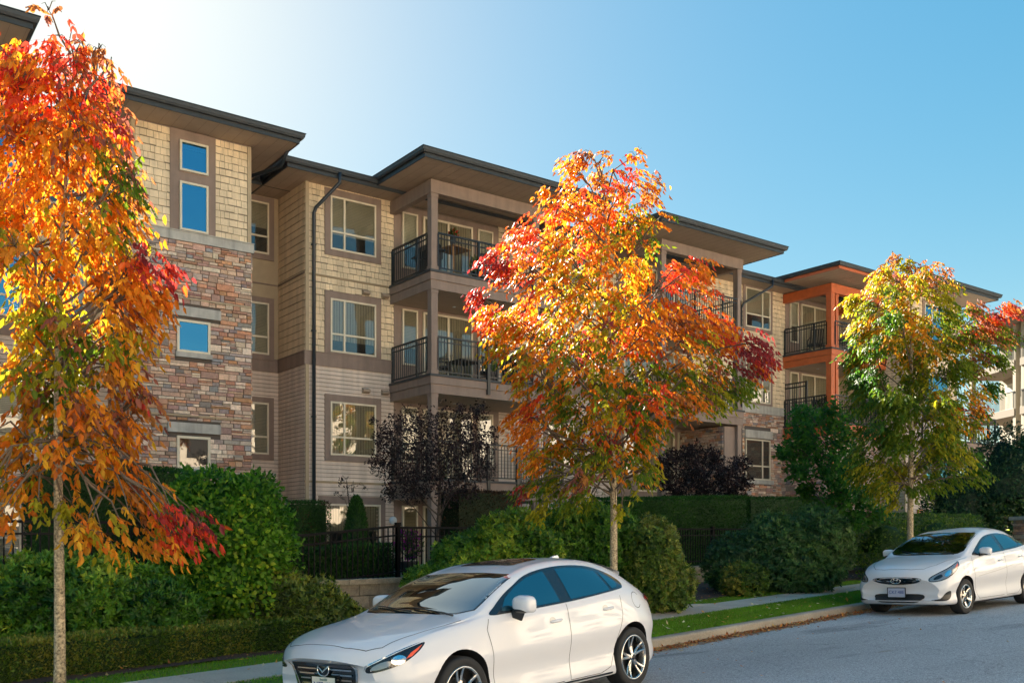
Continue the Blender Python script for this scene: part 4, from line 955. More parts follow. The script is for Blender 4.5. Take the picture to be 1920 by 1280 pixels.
# ------------------------------------------------------------------ far sunlit flats at the right edge
fx, fy = world_xy(.503 * 62, 62); ff = empty('far_flats', (fx, fy, .5), R(-122)); tag(ff, 'distant cream apartment block with sunlit balconies at the right edge', 'building')
M['sun_cream'] = mat('sun_cream', (.34, .29, .21), .8, noise=(1, .08)); M['far_trim'] = mat('far_trim', (.22, .18, .13), .8)
def fbox(name, m, *b, parent=None): mb = MB(); mb.box(*b); return mb.build(name, M[m], parent or ff)
fbox('wall', 'sun_cream', -3.5, 16, 2.2, 12, -3, 14.2); fbox('roof', 'fascia', -4.6, 17, -1.2, 13, 14.6, 14.9); fbox('soffit', 'far_trim', -4.4, 16.8, -1, 12.8, 14.45, 14.598)
for k in range(5):
    z = .2 + k * 3.0
    for x0 in (-3.2, 2.6, 8.4):
        b = fbox('balcony', 'far_trim', x0, x0 + 5.2, -.2, 2.19, z - .45, z)
        mb = MB(); mb.box(x0, x0 + 5.2, -.18, -.14, z + 1.02, z + 1.08)
        for i in range(40): mb.box(x0 + i * .13, x0 + i * .13 + .02, -.17, -.15, z + .05, z + 1.02)
        mb.build('railing', M['rail'], b)
        for xx in (x0 + .5, x0 + 2.0, x0 + 3.4):
            w = fbox('window', 'cream', xx, xx + 1.1, 2.13, 2.19, z + .1, z + 2.2); fbox('pane', 'blind_light', xx + .1, xx + 1.0, 2.115, 2.128, z + .2, z + 2.1, parent=w)
for x0 in (-3.2, 1.75, 2.6, 7.5, 8.4, 13.3): fbox('post', 'sun_cream', x0, x0 + .3, -.12, .18, -3, 14.44)
# ------------------------------------------------------------------ trees
LAT = np.array([SV, -CV, 0.0]); DEP = np.array([CV, SV, 0.0])
PAL = {'O': [(.82, .265, .014), (.84, .33, .018), (.78, .205, .013)], 'Y': [(.82, .36, .02), (.80, .43, .022), (.80, .30, .016)],
       'R': [(.82, .09, .02), (.88, .16, .02), (.74, .06, .03)], 'M': [(.40, .04, .04), (.50, .05, .035), (.33, .05, .055)],
       'B': [(.42, .15, .05), (.36, .12, .08), (.50, .20, .04)], 'Q': [(.40, .36, .014), (.47, .43, .018), (.33, .30, .012)],
       'G': [(.15, .22, .012), (.21, .27, .014), (.10, .19, .012)], 'N': [(.07, .19, .018), (.05, .14, .02), (.10, .22, .02)],
       'P': [(.030, .017, .018), (.042, .022, .024), (.020, .014, .016)], 'D': [(.04, .15, .03), (.055, .20, .03), (.085, .25, .03)]}
def street_tree(label, px, D, zbase, htop, r0, blobs, dens, seed, leaf=(.075, .125), lw=.42, compound=7, barkm='bark', name='street_tree', cat='tree', lean=(0, 0), crown_base=1.9, fork=None, group=None, mleaf='leaf', depth=.85, droop=.8, rach=.26, sh=.86, limb_r=.022, lk=1.0):
    rr = np.random.default_rng(seed); x, y = hpt(px, D); t = empty(name, (x, y, zbase)); tag(t, label, cat, group)
    S_ = D / FPX; B = []
    for (bx, by, br, cols) in blobs: B.append(((bx - px) * S_, EYE + (HOR - by) * S_ - zbase, br * S_, cols))
    zs = np.array([b[1] for b in B]); dx = np.array([b[0] for b in B]); rs = np.array([b[2] for b in B])
    def Rad(z): w = np.exp(-((zs - z) / .55) ** 2); return max(.25, float((w * (abs(dx) + rs * .8)).max() / max(w.max(), 1e-6)))
    # trunk with a slight wander
    mb = MB(); path = []; rad = []
    for i in range(15):
        k = i / 14; z = htop * k * .97; wx = .05 * math.sin(k * 5 + seed) * k + lean[0] * k * k; wy = .05 * math.cos(k * 4 + seed) * k
        p = LAT * wx + DEP * wy; path.append((p[0], p[1], z - .05)); rad.append(max(.008, r0 * (1 - k) ** .8 * (1.25 if i == 0 else 1) + .004))
    mb.tube(path, rad, 12)
    tr = mb.build('trunk', M[barkm], t, True)
    def trunk_at(z): k = min(max(z / (htop * .97), 0), 1) * 14; i = min(int(k), 13); a, b = np.array(path[i]), np.array(path[i + 1]); return a + (b - a) * (k - i)
    lm = MB(); P = []; O = []; C = []
    for (bx, bz, br, cols) in B:
        area = math.pi * br * br; n = max(10, int(area * dens)); Rz = Rad(bz); dm = math.sqrt(max(Rz * Rz * depth - bx * bx, 0)) * .9
        # two or three separate sprays at different depths make one patch of the crown
        ns = 3 if dm > br * .8 else 1; ys = rr.uniform(-dm, dm, ns) if ns > 1 else [rr.normal(0, br * .3)]
        first = None
        for y0 in ys:
            c = LAT * bx + DEP * y0 + np.array([0, 0, bz]); z0 = max(crown_base, bz - math.hypot(bx, y0) * .75 - .15); z0 = min(z0 + rr.uniform(0, .55), htop * .93); s0 = trunk_at(z0)
            if first is not None: s0 = first
            mid = s0 * .5 + c * .5 + rr.normal(size=3) * .05; q = np.linalg.norm(c - s0); mid = mid + np.array([0, 0, .03 + .10 * q * rr.random() + .03 * q])
            lm.tube([s0, s0 * .75 + mid * .25 + [0, 0, -.02], mid, mid * .4 + c * .6 + [0, 0, .03], c], [v_ * lk for v_ in (min(limb_r, .010 + q * .010), .013, .010, .006, .003)], 5)
            if first is None: first = mid
            k = n // ns; g = unit(rr.normal(size=(k, 3))) * rr.random((k, 1)) ** .45; ell = np.array([br * sh, br * sh, br * sh])
            loc = g * ell; pos = c + loc[:, :1] * LAT + loc[:, 1:2] * DEP + loc[:, 2:] * [0, 0, 1]
            for _ in range(5):
                e = pos[rr.integers(0, k)]; lm.tube([c, (c + e) / 2 + [0, 0, .04], e], [.005 * lk, .004 * lk, .002 * lk], 4)
            out = pos - trunk_at(bz); out[:, 2] *= .3; ou = unit(out + rr.normal(size=(k, 3)) * .5); O.append(ou)
            P.append(pos - (ou * [1, 1, 0] * rach * .55 if compound > 1 else 0) + [0, 0, rach * .13 if compound > 1 else 0])
            v = vnoise(pos * 1.0, seed, 5.0) * .5 + .5 + rr.normal(0, .22, k); ci = np.clip((v * len(cols)).astype(int), 0, len(cols) - 1)
            cc = np.array([PAL[cols[i]][rr.integers(0, 3)] for i in ci]); C.append(cc * rr.uniform(.85, 1.15, (k, 1)))
    lm.build('branches_core', M['bark_limb' if barkm == 'bark' else barkm], t, True)
    P = np.concatenate(P); O = np.concatenate(O); C = np.concatenate(C); n = len(P)
    if compound > 1:
        q = compound; ax = unit(O * [1, 1, .3] + [0, 0, -.35 * droop]); side = unit(np.cross(ax, [0, 0, 1.0])); j = np.tile(np.arange(q), n)
        L_ = rr.uniform(rach * .7, rach * 1.2, n); frac = (j // 2 + 1) / ((q + 1) // 2); frac = np.where(j == q - 1, 1.0, frac * .9)
        sgn = np.where(j == q - 1, 0.0, np.where(j % 2 == 0, 1.0, -1.0))[:, None]
        A = np.repeat(ax, q, 0); Sd = np.repeat(side, q, 0); LL = np.repeat(L_, q)
        base = np.repeat(P, q, 0) + A * (LL * frac)[:, None] + np.array([0, 0, -1.0]) * (LL * frac ** 2 * .35 * droop)[:, None]
        D = unit(A * .45 + Sd * sgn * .55 + np.array([0, 0, -1.0]) * droop * rr.uniform(.5, 1.4, (n * q, 1)) + rr.normal(size=(n * q, 3)) * .18)
        Sv = unit(np.cross(D, unit(rr.normal(size=(n * q, 3)) * .6 + [0, 0, .6] + A * .6)))
        CC = np.repeat(C, q, 0) * rr.uniform(.82, 1.2, (n * q, 1)); ln = rr.uniform(leaf[0], leaf[1], n * q) * (1 - .15 * (frac < .5))
        # the stalks of the compound leaves
        leaf_mesh('stalks', P, unit(ax + [0, 0, -.15]), side, L_, np.full(n, .005), C * .5, M['leaf_dull'], t, kite=True)
    else:
        base = P; D = unit(O * .6 + [0, 0, -.3 * droop] + rr.normal(size=(n, 3)) * .6); Sv = unit(np.cross(D, unit(rr.normal(size=(n, 3)) * .5 + [0, 0, 1.0]))); CC = C; ln = rr.uniform(leaf[0], leaf[1], n)
    leaf_mesh('crown', base, D, Sv, ln, ln * lw * rr.uniform(.85, 1.15, len(ln)), np.clip(CC, .004, .92), M[mleaf], t)
    return t
T1 = [(20, 110, 60, 'BRO'), (90, 95, 40, 'BRR'), (140, 75, 26, 'B'), (165, 120, 42, 'RRB'), (195, 105, 20, 'B'), (60, 190, 75, 'RROO'), (150, 190, 62, 'RROM'), (205, 185, 26, 'BM'), (20, 270, 60, 'OORB'), (100, 270, 65, 'OORB'), (175, 270, 60, 'ORB'), (225, 300, 34, 'BG'), (60, 350, 60, 'OYOR'), (140, 355, 60, 'OORB'),
      (215, 360, 48, 'OBG'), (260, 350, 28, 'GB'), (20, 420, 60, 'OROY'), (90, 430, 55, 'OYOQ'), (160, 440, 55, 'OYO'), (220, 430, 40, 'QOG'), (30, 500, 60, 'OOQ'), (110, 510, 50, 'OQO'), (190, 510, 46, 'OOB'), (245, 490, 36, 'MRO'), (295, 495, 34, 'RM'), (320, 500, 22, 'MR'), (240, 545, 44, 'ORR'), (290, 550, 40, 'ROO'), (215, 590, 50, 'OBO'),
      (25, 580, 50, 'QGO'), (110, 590, 50, 'GQB'), (60, 650, 46, 'OQ'), (165, 640, 48, 'GQB'), (240, 640, 42, 'OQG'), (25, 700, 40, 'QO'), (90, 710, 46, 'GBQ'), (160, 705, 45, 'BGQ'), (230, 700, 45, 'OBB'), (265, 745, 26, 'BM'), (40, 760, 50, 'OQR'), (120, 770, 45, 'QOG'), (190, 770, 50, 'OBR'), (240, 790, 34, 'BOO'), (20, 830, 48, 'OOR'),
      (80, 830, 36, 'QOO'), (165, 830, 40, 'OOQ'), (220, 835, 38, 'OOR'), (30, 900, 45, 'OOQ'), (150, 870, 20, 'OO'), (235, 890, 38, 'OBO'), (65, 935, 34, 'OO'), (80, 975, 22, 'O'), (265, 925, 34, 'OBO'), (15, 960, 26, 'O'), (285, 965, 34, 'OOQ'), (220, 1000, 36, 'OOY'), (250, 1015, 30, 'OQO'), (340, 965, 34, 'RMO'), (375, 985, 28, 'MR'), (345, 1005, 26, 'ORO'), (130, 945, 16, 'Q')]
T1 = [(a, b, c, (d.replace('R', 'O') + 'Y' if (b > 220 and 'O' in d and a < 300) else d)) for (a, b, c, d) in T1]
street_tree('nearest street tree, pale speckled bark with orange and red leaves, at the left edge', 112, 9.1, -.02 + .05, 6.1, .052, T1, 235, 21, sh=1.0, leaf=(.072, .118), crown_base=2.35, lean=(.05, 0), droop=1.0)
T2 = [(1085, 300, 26, 'OBO'), (1065, 330, 26, 'O'), (1130, 320, 26, 'OB'), (1180, 335, 30, 'OR'), (1080, 370, 44, 'OYY'), (1150, 375, 44, 'ORO'), (1210, 365, 30, 'OB'), (1035, 390, 28, 'OR'), (1020, 360, 14, 'O'), (1110, 430, 50, 'ORO'), (1190, 425, 42, 'QOG'), (1040, 450, 42, 'YYO'), (985, 445, 34, 'R'), (970, 480, 34, 'RRO'),
      (1040, 510, 46, 'YQO'), (1120, 500, 50, 'OYQ'), (1200, 490, 42, 'QOY'), (1225, 450, 22, 'GO'), (920, 485, 26, 'MR'), (945, 515, 34, 'RMO'), (990, 560, 48, 'OOR'), (1075, 565, 52, 'YQO'), (1150, 570, 50, 'YQO'), (1215, 560, 40, 'OYQ'), (1275, 495, 32, 'R'), (1295, 520, 28, 'RRO'), (1275, 550, 44, 'ROO'), (1310, 570, 34, 'BRO'),
      (895, 555, 22, 'MR'), (915, 585, 36, 'OR'), (960, 620, 48, 'OOQ'), (1040, 630, 54, 'OYQ'), (1120, 640, 56, 'MOQ'), (1200, 635, 52, 'OYR'), (1270, 620, 48, 'OBO'), (1330, 620, 44, 'OOR'), (1370, 635, 36, 'RMO'), (930, 645, 30, 'OQ'), (1400, 665, 36, 'M'), (1435, 670, 26, 'MR'), (1420, 695, 24, 'MO'), (985, 690, 44, 'OQO'),
      (1050, 700, 52, 'OQG'), (1130, 710, 56, 'QGO'), (1210, 705, 54, 'GQG'), (1290, 690, 50, 'GOQ'), (1350, 700, 44, 'GBO'), (1385, 730, 34, 'G'), (1330, 745, 40, 'GQ'), (1270, 755, 44, 'GOB'), (1200, 765, 50, 'OGR'), (1120, 780, 54, 'GQO'), (1050, 765, 46, 'OGQ'), (990, 755, 34, 'OR'), (960, 780, 22, 'OO'), (985, 810, 38, 'OO'),
      (1055, 835, 48, 'GQO'), (1150, 820, 44, 'RMO'), (1120, 850, 44, 'GQO'), (1200, 830, 38, 'OGO'), (1240, 795, 30, 'GO'), (1215, 880, 32, 'OQG'), (1195, 905, 24, 'QG'), (1000, 860, 34, 'QOO'), (985, 910, 26, 'MGO'), (1030, 900, 40, 'GQ'), (1090, 900, 40, 'GQB'), (1160, 875, 28, 'OG'), (1010, 950, 24, 'Q'), (1065, 945, 28, 'G'), (1110, 940, 20, 'G'), (1155, 955, 14, 'Q')]
T2 = [(a, b, c, d.replace('Y', 'O') if i % 2 or b < 420 else d) for i, (a, b, c, d) in enumerate(T2)]
street_tree('middle street tree with fiery red, orange and olive leaves, between the two white cars', 1150, 14.6, .17, 7.15, .062, T2, 195, 32, leaf=(.07, .112), crown_base=2.1, lean=(-.1, 0))
T3 = [(1668, 492, 16, 'QB'), (1690, 505, 20, 'BQ'), (1650, 520, 28, 'YQ'), (1710, 525, 30, 'YBO'), (1745, 530, 18, 'B'), (1625, 548, 28, 'YQQ'), (1670, 560, 40, 'YQQ'), (1730, 565, 40, 'YOQ'), (1760, 545, 18, 'BG'), (1600, 575, 24, 'QG'), (1640, 600, 38, 'QQY'), (1700, 610, 44, 'YQQ'), (1760, 600, 36, 'GQ'), (1605, 620, 30, 'NG'), (1600, 655, 30, 'NG'), (1650, 650, 40, 'QGY'),
      (1715, 660, 44, 'QYG'), (1775, 650, 38, 'GQ'), (1820, 630, 30, 'GB'), (1850, 605, 26, 'BR'), (1880, 585, 20, 'MB'), (1900, 580, 16, 'MR'), (1860, 640, 32, 'BGG'), (1885, 625, 20, 'BG'), (1830, 680, 32, 'GBQ'), (1870, 675, 20, 'G'), (1780, 700, 34, 'GG'), (1720, 715, 42, 'GGQ'), (1650, 710, 46, 'NGG'), (1600, 700, 28, 'N'), (1610, 750, 36, 'NG'), (1660, 770, 46, 'GBG'),
      (1730, 770, 44, 'GGQ'), (1790, 745, 30, 'YYQ'), (1815, 765, 26, 'OYM'), (1850, 730, 22, 'N'), (1840, 770, 18, 'GB'), (1795, 800, 34, 'QGO'), (1730, 830, 46, 'GOB'), (1660, 830, 46, 'GBG'), (1605, 810, 34, 'NG'), (1580, 850, 24, 'NG'), (1630, 875, 38, 'GQG'), (1700, 880, 40, 'OQG'), (1760, 865, 36, 'OGB'), (1800, 845, 28, 'GQ'), (1830, 885, 20, 'NG'), (1800, 900, 22, 'G'),
      (1755, 905, 24, 'G'), (1650, 915, 26, 'QG'), (1705, 920, 22, 'GB'), (1680, 940, 14, 'Q'), (1830, 860, 16, 'N'), (1812, 588, 22, 'GB'), (1840, 572, 18, 'BG'), (1862, 592, 18, 'BR')]
T3 = [(a + (22 if a < 1625 else 0), b, c, d.replace('O', 'Q').replace('B', 'G') if a < 1780 and b > 560 else d) for (a, b, c, d) in T3]
street_tree('farthest street tree, yellow top and green lower leaves, behind the far white car', 1707, 21.6, .35, 7.85, .075, T3, 190, 43, sh=.76, leaf=(.08, .125), crown_base=2.2, rach=.3)
TM = [(1500, 775, 22, 'D'), (1545, 790, 30, 'DN'), (1500, 810, 30, 'D'), (1480, 845, 26, 'D'), (1530, 835, 34, 'D'), (1575, 830, 34, 'DN'), (1500, 880, 28, 'D'), (1550, 880, 36, 'D'), (1600, 880, 34, 'D'), (1520, 920, 24, 'DN'), (1570, 925, 34, 'D'), (1615, 930, 30, 'D'), (1550, 965, 30, 'ND'), (1600, 975, 32, 'D'), (1640, 960, 26, 'DN'), (1545, 770, 20, 'ND'), (1580, 790, 24, 'D')]
street_tree('green maple spreading in front of the orange balconies, left of the farthest street tree', 1575, 25.0, .85, 3.5, .06, TM, 760, 51, leaf=(.08, .14), lw=.7, compound=1, barkm='bark_dark', name='green_maple', crown_base=.5, depth=.8, droop=.5)
TP = [(745, 800, 26, 'P'), (790, 800, 30, 'P'), (830, 790, 28, 'P'), (880, 800, 30, 'P'), (900, 775, 18, 'P'), (720, 820, 22, 'P'), (735, 850, 30, 'P'), (790, 850, 38, 'P'), (850, 845, 38, 'P'), (900, 840, 30, 'P'), (710, 870, 20, 'P'), (750, 895, 32, 'P'), (810, 895, 36, 'P'), (870, 890, 34, 'P'), (910, 880, 20, 'P'), (730, 925, 16, 'P'), (780, 925, 22, 'P'), (840, 925, 24, 'P'), (880, 920, 18, 'P'), (860, 765, 12, 'P'), (700, 790, 8, 'P'), (925, 810, 12, 'P'), (770, 780, 12, 'P')]
street_tree('dark purple-leaved maple in front of the lower balconies, left of the middle street tree', 822, 21.0, .82, 3.2, .055, TP, 1500, 61, sh=1.12, leaf=(.04, .08), lw=.55, compound=1, barkm='bark_dark', name='purple_maple', crown_base=.45, depth=.8, droop=.4, mleaf='leaf_dull')
TQ = [(1260, 860, 26, 'P'), (1300, 850, 26, 'P'), (1345, 855, 28, 'P'), (1385, 870, 22, 'P'), (1250, 895, 28, 'P'), (1300, 890, 34, 'P'), (1350, 895, 34, 'P'), (1390, 905, 20, 'P'), (1265, 925, 24, 'P'), (1320, 925, 28, 'P'), (1370, 925, 26, 'P'), (1395, 935, 14, 'P'), (1240, 870, 12, 'P')]
street_tree('purple-black maple rising behind the long green hedge, in front of the ledgestone wall', 1320, 30.5, .82, 3.3, .06, TQ, 1000, 71, leaf=(.06, .12), lw=.55, compound=1, barkm='bark_dark', name='purple_maple', crown_base=.6, depth=.8, droop=.4, mleaf='leaf_dull')
TW = [(640, 905, 11, 'P'), (660, 915, 10, 'P'), (632, 925, 6, 'P'), (650, 925, 8, 'P'), (685, 915, 6, 'P')]
street_tree('thin wispy purple sapling above the cone cedar', 655, 19.9, .82, 2.1, .02, TW, 420, 81, leaf=(.04, .08), lw=.5, compound=1, barkm='bark_dark', name='purple_sapling', crown_base=.6, droop=.4, mleaf='leaf_dull', limb_r=.01, lk=.4)
# ------------------------------------------------------------------ cars
def paint_mat(name, base):
    m = mat(name, base, .35, 0.0, .4, coat=.75); return m
M['paint_a'] = paint_mat('pearl_white_paint', (.66, .665, .70)); M['paint_b'] = paint_mat('white_paint_far_car', (.67, .68, .715))
M['tyre'] = mat('tyre', (.014, .014, .015), .75, bump=.3, bscale=80)
M['alloy'] = mat('alloy', (.62, .60, .57), .22, metal=1.0); M['alloy_dark'] = mat('alloy_dark', (.05, .05, .055), .4, metal=.6)
M['chrome'] = mat('chrome', (.8, .8, .8), .08, metal=1.0)
M['carglass'] = glass_mat('car_glass', .34, (.08, .10, .10), (.38, .66, .68)); M['windscreen'] = glass_mat('windscreen_glass', .22, (.34, .38, .36), (.85, .95, .97))
M['black_gloss'] = mat('black_gloss', (.012, .013, .015), .12, coat=.5); M['seam'] = mat('seam', (.02, .02, .022), .8)
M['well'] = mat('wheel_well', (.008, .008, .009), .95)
M['amber'] = mat('amber_lens', (.75, .10, .02), .15, coat=1); M['red_lens'] = mat('red_lens', (.45, .01, .02), .12, coat=1)
M['lamp_clear'] = mat('lamp_lens', (.22, .23, .25), .16, metal=.45, coat=1); M['lamp_in'] = mat('lamp_projector', (.75, .76, .78), .08, metal=1)
M['plate_white'] = mat('plate_white', (.75, .72, .62), .5); M['plate_blue'] = mat('plate_blue', (.03, .06, .25), .5); M['cabin'] = mat('cabin', (.035, .033, .03), .9)

def pchip(xs, ys):
    xs = np.array(xs, float); ys = np.array(ys, float); h = np.diff(xs); d = np.diff(ys) / h; m = np.zeros(len(xs))
    for i in range(1, len(xs) - 1):
        if d[i - 1] * d[i] > 0: w1 = 2 * h[i] + h[i - 1]; w2 = h[i] + 2 * h[i - 1]; m[i] = (w1 + w2) / (w1 / d[i - 1] + w2 / d[i])
    m[0] = d[0]; m[-1] = d[-1]
    def f(x):
        x = np.clip(x, xs[0], xs[-1]); i = np.clip(np.searchsorted(xs, x) - 1, 0, len(xs) - 2); t = (x - xs[i]) / h[i]
        return ((1 + 2 * t) * (1 - t) ** 2 * ys[i] + t * (1 - t) ** 2 * h[i] * m[i] + t * t * (3 - 2 * t) * ys[i + 1] + t * t * (t - 1) * h[i] * m[i + 1])
    return f
def catmull(Pn, sub):                              # Pn (k,3) -> smooth curve
    k = len(Pn); out = []
    for i in range(k - 1):
        p0 = Pn[max(i - 1, 0)]; p1 = Pn[i]; p2 = Pn[i + 1]; p3 = Pn[min(i + 2, k - 1)]
        for j in range(sub):
            t = j / sub; out.append(.5 * ((2 * p1) + (-p0 + p2) * t + (2 * p0 - 5 * p1 + 4 * p2 - p3) * t * t + (-p0 + 3 * p1 - 3 * p2 + p3) * t ** 3))
    out.append(Pn[-1]); return np.array(out)
class Car:
    def __init__(c, spec, name, label, tx, tn, paint, turn=0.0, pivot=0.0):
        # turn the car about its wheel station 'pivot' on the visible side, so that wheel stays put
        c.sp = spec; a = ST + turn; hy = spec['track']; wx, wy = st_xy(tx + pivot, tn - hy)
        x = wx - pivot * math.cos(a) - hy * math.sin(a); y = wy - pivot * math.sin(a) + hy * math.cos(a); t_, n_ = xy_st(x, y)
        c.root = empty(name, (x, y, road_z(t_, n_)), a); c.root.rotation_euler = (math.atan(.035) * -1, -math.atan(GRADE), a)
        tag(c.root, label, 'car'); c.paint = M[paint]; c.body()
    def body(c):
        sp = c.sp; F = {k: pchip(*zip(*sp[k])) for k in ('top', 'bot', 'w', 'zb', 'wb', 'zr', 'wr')}; L = sp['L']; c.F = F
        S = np.unique(np.concatenate([np.linspace(0, .3, 16), np.linspace(.3, L - .3, 110), np.linspace(L - .3, L, 16), np.array(sp.get('xs', []))]))
        SUB = 5; rings = []
        cz = sp.get('crease', .62)
        for s in S:
            w, zb, wb, zt, z0, zr, wr = (float(F[k](s)) for k in ('w', 'zb', 'wb', 'top', 'bot', 'zr', 'wr'))
            hood = s < sp['cowl']
            zm = z0 + (zb - z0) * cz
            pts = [(0, z0), (.6 * w, z0), (.90 * w, z0 + .005), (.985 * w, z0 + .07 * min(1, (zb - z0) / .5)), (.962 * w, z0 + (zm - z0) * .55), (w, zm), (w * .52 + wb * .48 - .004, zm + (zb - zm) * .70), (wb, zb)]
            if hood or s > sp['deck']:
                pts += [(wb * .93, zb + (zr - zb) * .45), (wr, zr), (wr * .66, zr + (zt - zr) * .62), (wr * .33, zr + (zt - zr) * .92), (0, zt)]
            else:
                pts += [(wb + (wr - wb) * .42, zb + (zr - zb) * .50), (wr, zr), (wr * .74, zr + (zt - zr) * .56), (wr * .38, zr + (zt - zr) * .90), (0, zt)]
            P = np.array([(s, y, z) for (y, z) in pts]); rings.append(catmull(P, SUB))
        G = np.array(rings); G[:, :, 1] = np.maximum(G[:, :, 1], 0); G[:, 0, 1] = 0; G[:, -1, 1] = 0
        # bow the nose and tail in plan, keep the ring tidy
        bow = sp.get('bow', .10); yy = G[:, :, 1]; k = np.clip(1 - G[:, :, 0] / .9, 0, 1) ** 2; G[:, :, 0] += k * bow * (yy / .85) ** 2
        k2 = np.clip(1 - (L - G[:, :, 0]) / .7, 0, 1) ** 2; G[:, :, 0] -= k2 * .12 * (yy / .85) ** 2
        ns, nj = G.shape[:2]; mb = MB(); V = []
        for sgn in (-1, 1):
            V.append(G * [1, sgn, 1])
        vs = np.concatenate([V[0].reshape(-1, 3), V[1].reshape(-1, 3)]); N0 = ns * nj; fs = []
        for i in range(ns - 1):
            for j in range(nj - 1):
                a, b, d, e = i * nj + j, (i + 1) * nj + j, (i + 1) * nj + j + 1, i * nj + j + 1
                fs.append((a, b, d, e)); fs.append((N0 + e, N0 + d, N0 + b, N0 + a))
        for i, flip in ((0, False), (ns - 1, True)):
            for j in range(nj - 1):
                q = (i * nj + j, i * nj + j + 1, N0 + i * nj + j + 1, N0 + i * nj + j); fs.append(q if not flip else tuple(reversed(q)))
        mb.mesh(vs, fs); o = mb.build('body', [c.paint, M['well']], c.root, True)
        bm = bmesh.new(); bm.from_mesh(o.data); bmesh.ops.remove_doubles(bm, verts=bm.verts, dist=1e-5)
        bmesh.ops.dissolve_degenerate(bm, dist=1e-6, edges=bm.edges); bmesh.ops.recalc_face_normals(bm, faces=bm.faces); bm.to_mesh(o.data)
        c.bvh = BVHTree.FromBMesh(bm); bm.free(); c.bo = o
        # wheel arches: cut with drums
        ab = MB()
        for wx in sp['wheels']:
            for sg in (-1, 1):
                n = 40; ra = sp['arch']; y0, y1 = sg * .55, sg * 1.2
                vs = [(wx + ra * math.cos(2 * math.pi * i / n), y, sp['rw'] + .012 + ra * math.sin(2 * math.pi * i / n)) for y in (min(y0, y1), max(y0, y1)) for i in range(n)]
                ab.mesh(vs, [tuple(range(n)), tuple(reversed(range(n, 2 * n)))] + [(n + i, n + (i + 1) % n, (i + 1) % n, i) for i in range(n)])
        cu = ab.build('cut', [M['well']], None, recalc=True); cu.matrix_world = c.root.matrix_basis
        cu.parent = None; cu.location = c.root.location; cu.rotation_euler = c.root.rotation_euler
        md = o.modifiers.new('arches', 'BOOLEAN'); md.operation = 'DIFFERENCE'; md.object = cu; md.solver = 'EXACT'; md.material_mode = 'TRANSFER'
        bpy.context.view_layer.update(); dg = bpy.context.evaluated_depsgraph_get(); me = bpy.data.meshes.new_from_object(o.evaluated_get(dg)); o.modifiers.clear(); o.data = me
        bpy.data.objects.remove(cu)
        try:
            me.set_sharp_from_angle(angle=R(38))
        except Exception: pass
    def cast(c, o, d):
        h = c.bvh.ray_cast(Vector(o), Vector(d).normalized(), 6.0); return h
    def decal(c, name, poly, frame, m, off=.004, parent=None, both=True, res=.035, closed=True, smooth=True, label=None, sides=None, thick=0):
        """poly 2-D outline in a viewing plane -> skin that hugs the body. frame: 'side' (s,z), 'top' (s,y), 'front' (y,z), ('diag',angle) (u,z)"""
        out = []
        for sg in (sides or ((-1, 1) if both else (-1,))):
            pts = [Vector(p) for p in poly]; n = len(pts); xs = [p.x for p in pts]; ys = [p.y for p in pts]
            bnd = []
            for i in range(n):
                a, b = pts[i], pts[(i + 1) % n]; k = max(1, int((b - a).length / res))
                bnd += [a.lerp(b, j / k) for j in range(k)]
            inn = []; gx = np.arange(min(xs) + res / 2, max(xs), res); gy = np.arange(min(ys) + res / 2, max(ys), res)
            def inside(p):
                r = False; m_ = len(pts)
                for i in range(m_):
                    a, b = pts[i], pts[i - 1]
                    if (a.y > p[1]) != (b.y > p[1]) and p[0] < (b.x - a.x) * (p[1] - a.y) / (b.y - a.y) + a.x: r = not r
                return r
            for x in gx:
                for y in gy:
                    if inside((x, y)) and min((Vector((x, y)) - q).length for q in bnd) > res * .4: inn.append(Vector((x, y)))
            nb = len(bnd); V2, _, F2, *_r = delaunay_2d_cdt(bnd + inn, [(i, (i + 1) % nb) for i in range(nb)], [list(range(nb))], 1, 1e-6)
            vs = []; ok = []
            for p in V2:
                if frame == 'side': o, d = (p.x, sg * 1.5, p.y), (0, -sg, 0)
                elif frame == 'top': o, d = (p.x, sg * p.y, 2.2), (0, 0, -1)
                elif frame == 'front': o, d = (-1, sg * p.x, p.y), (1, 0, 0)
                elif frame == 'rear': o, d = (c.sp['L'] + 1, sg * p.x, p.y), (-1, 0, 0)
                else:
                    an = frame[1]; dd = Vector((math.cos(an), -sg * math.sin(an), 0)); ee = Vector((math.sin(an), sg * math.cos(an), 0)); o = Vector((0, sg * frame[2], 0)) + ee * p.x - dd * 2 + Vector((0, 0, p.y)); d = dd
                h = c.cast(o, d)
                if h[0] is None: vs.append(Vector((0, 0, 0))); ok.append(False)
                else:
                    nn = h[1]; nn = nn if nn.dot(Vector(d)) < 0 else -nn; vs.append(h[0] + nn * off); ok.append(True)
            mb = MB(); mb.mesh(vs, [tuple(f) for f in F2 if all(ok[i] for i in f)]); ob = mb.build(name, m, parent or c.root, smooth, recalc=False)
            if label: ob['label'] = label
            out.append(ob)
        return out
    def line(c, name, pts, frame, w=.006, m=None, off=.0015, both=True, parent=None):
        # thin seam following the body
        P = [Vector(p) for p in pts]; L_, Rr = [], []; Q = []
        for i in range(len(P) - 1):
            k = max(1, int((P[i + 1] - P[i]).length / .03)); Q += [P[i].lerp(P[i + 1], j / k) for j in range(k)]
        Q.append(P[-1])
        for i, p in enumerate(Q):
            d = (Q[min(i + 1, len(Q) - 1)] - Q[max(i - 1, 0)]).normalized(); nn = Vector((-d.y, d.x)); L_.append(p + nn * w / 2); Rr.append(p - nn * w / 2)
        return c.decal(name, L_ + Rr[::-1], frame, m or M['seam'], off, parent, both, res=.2)
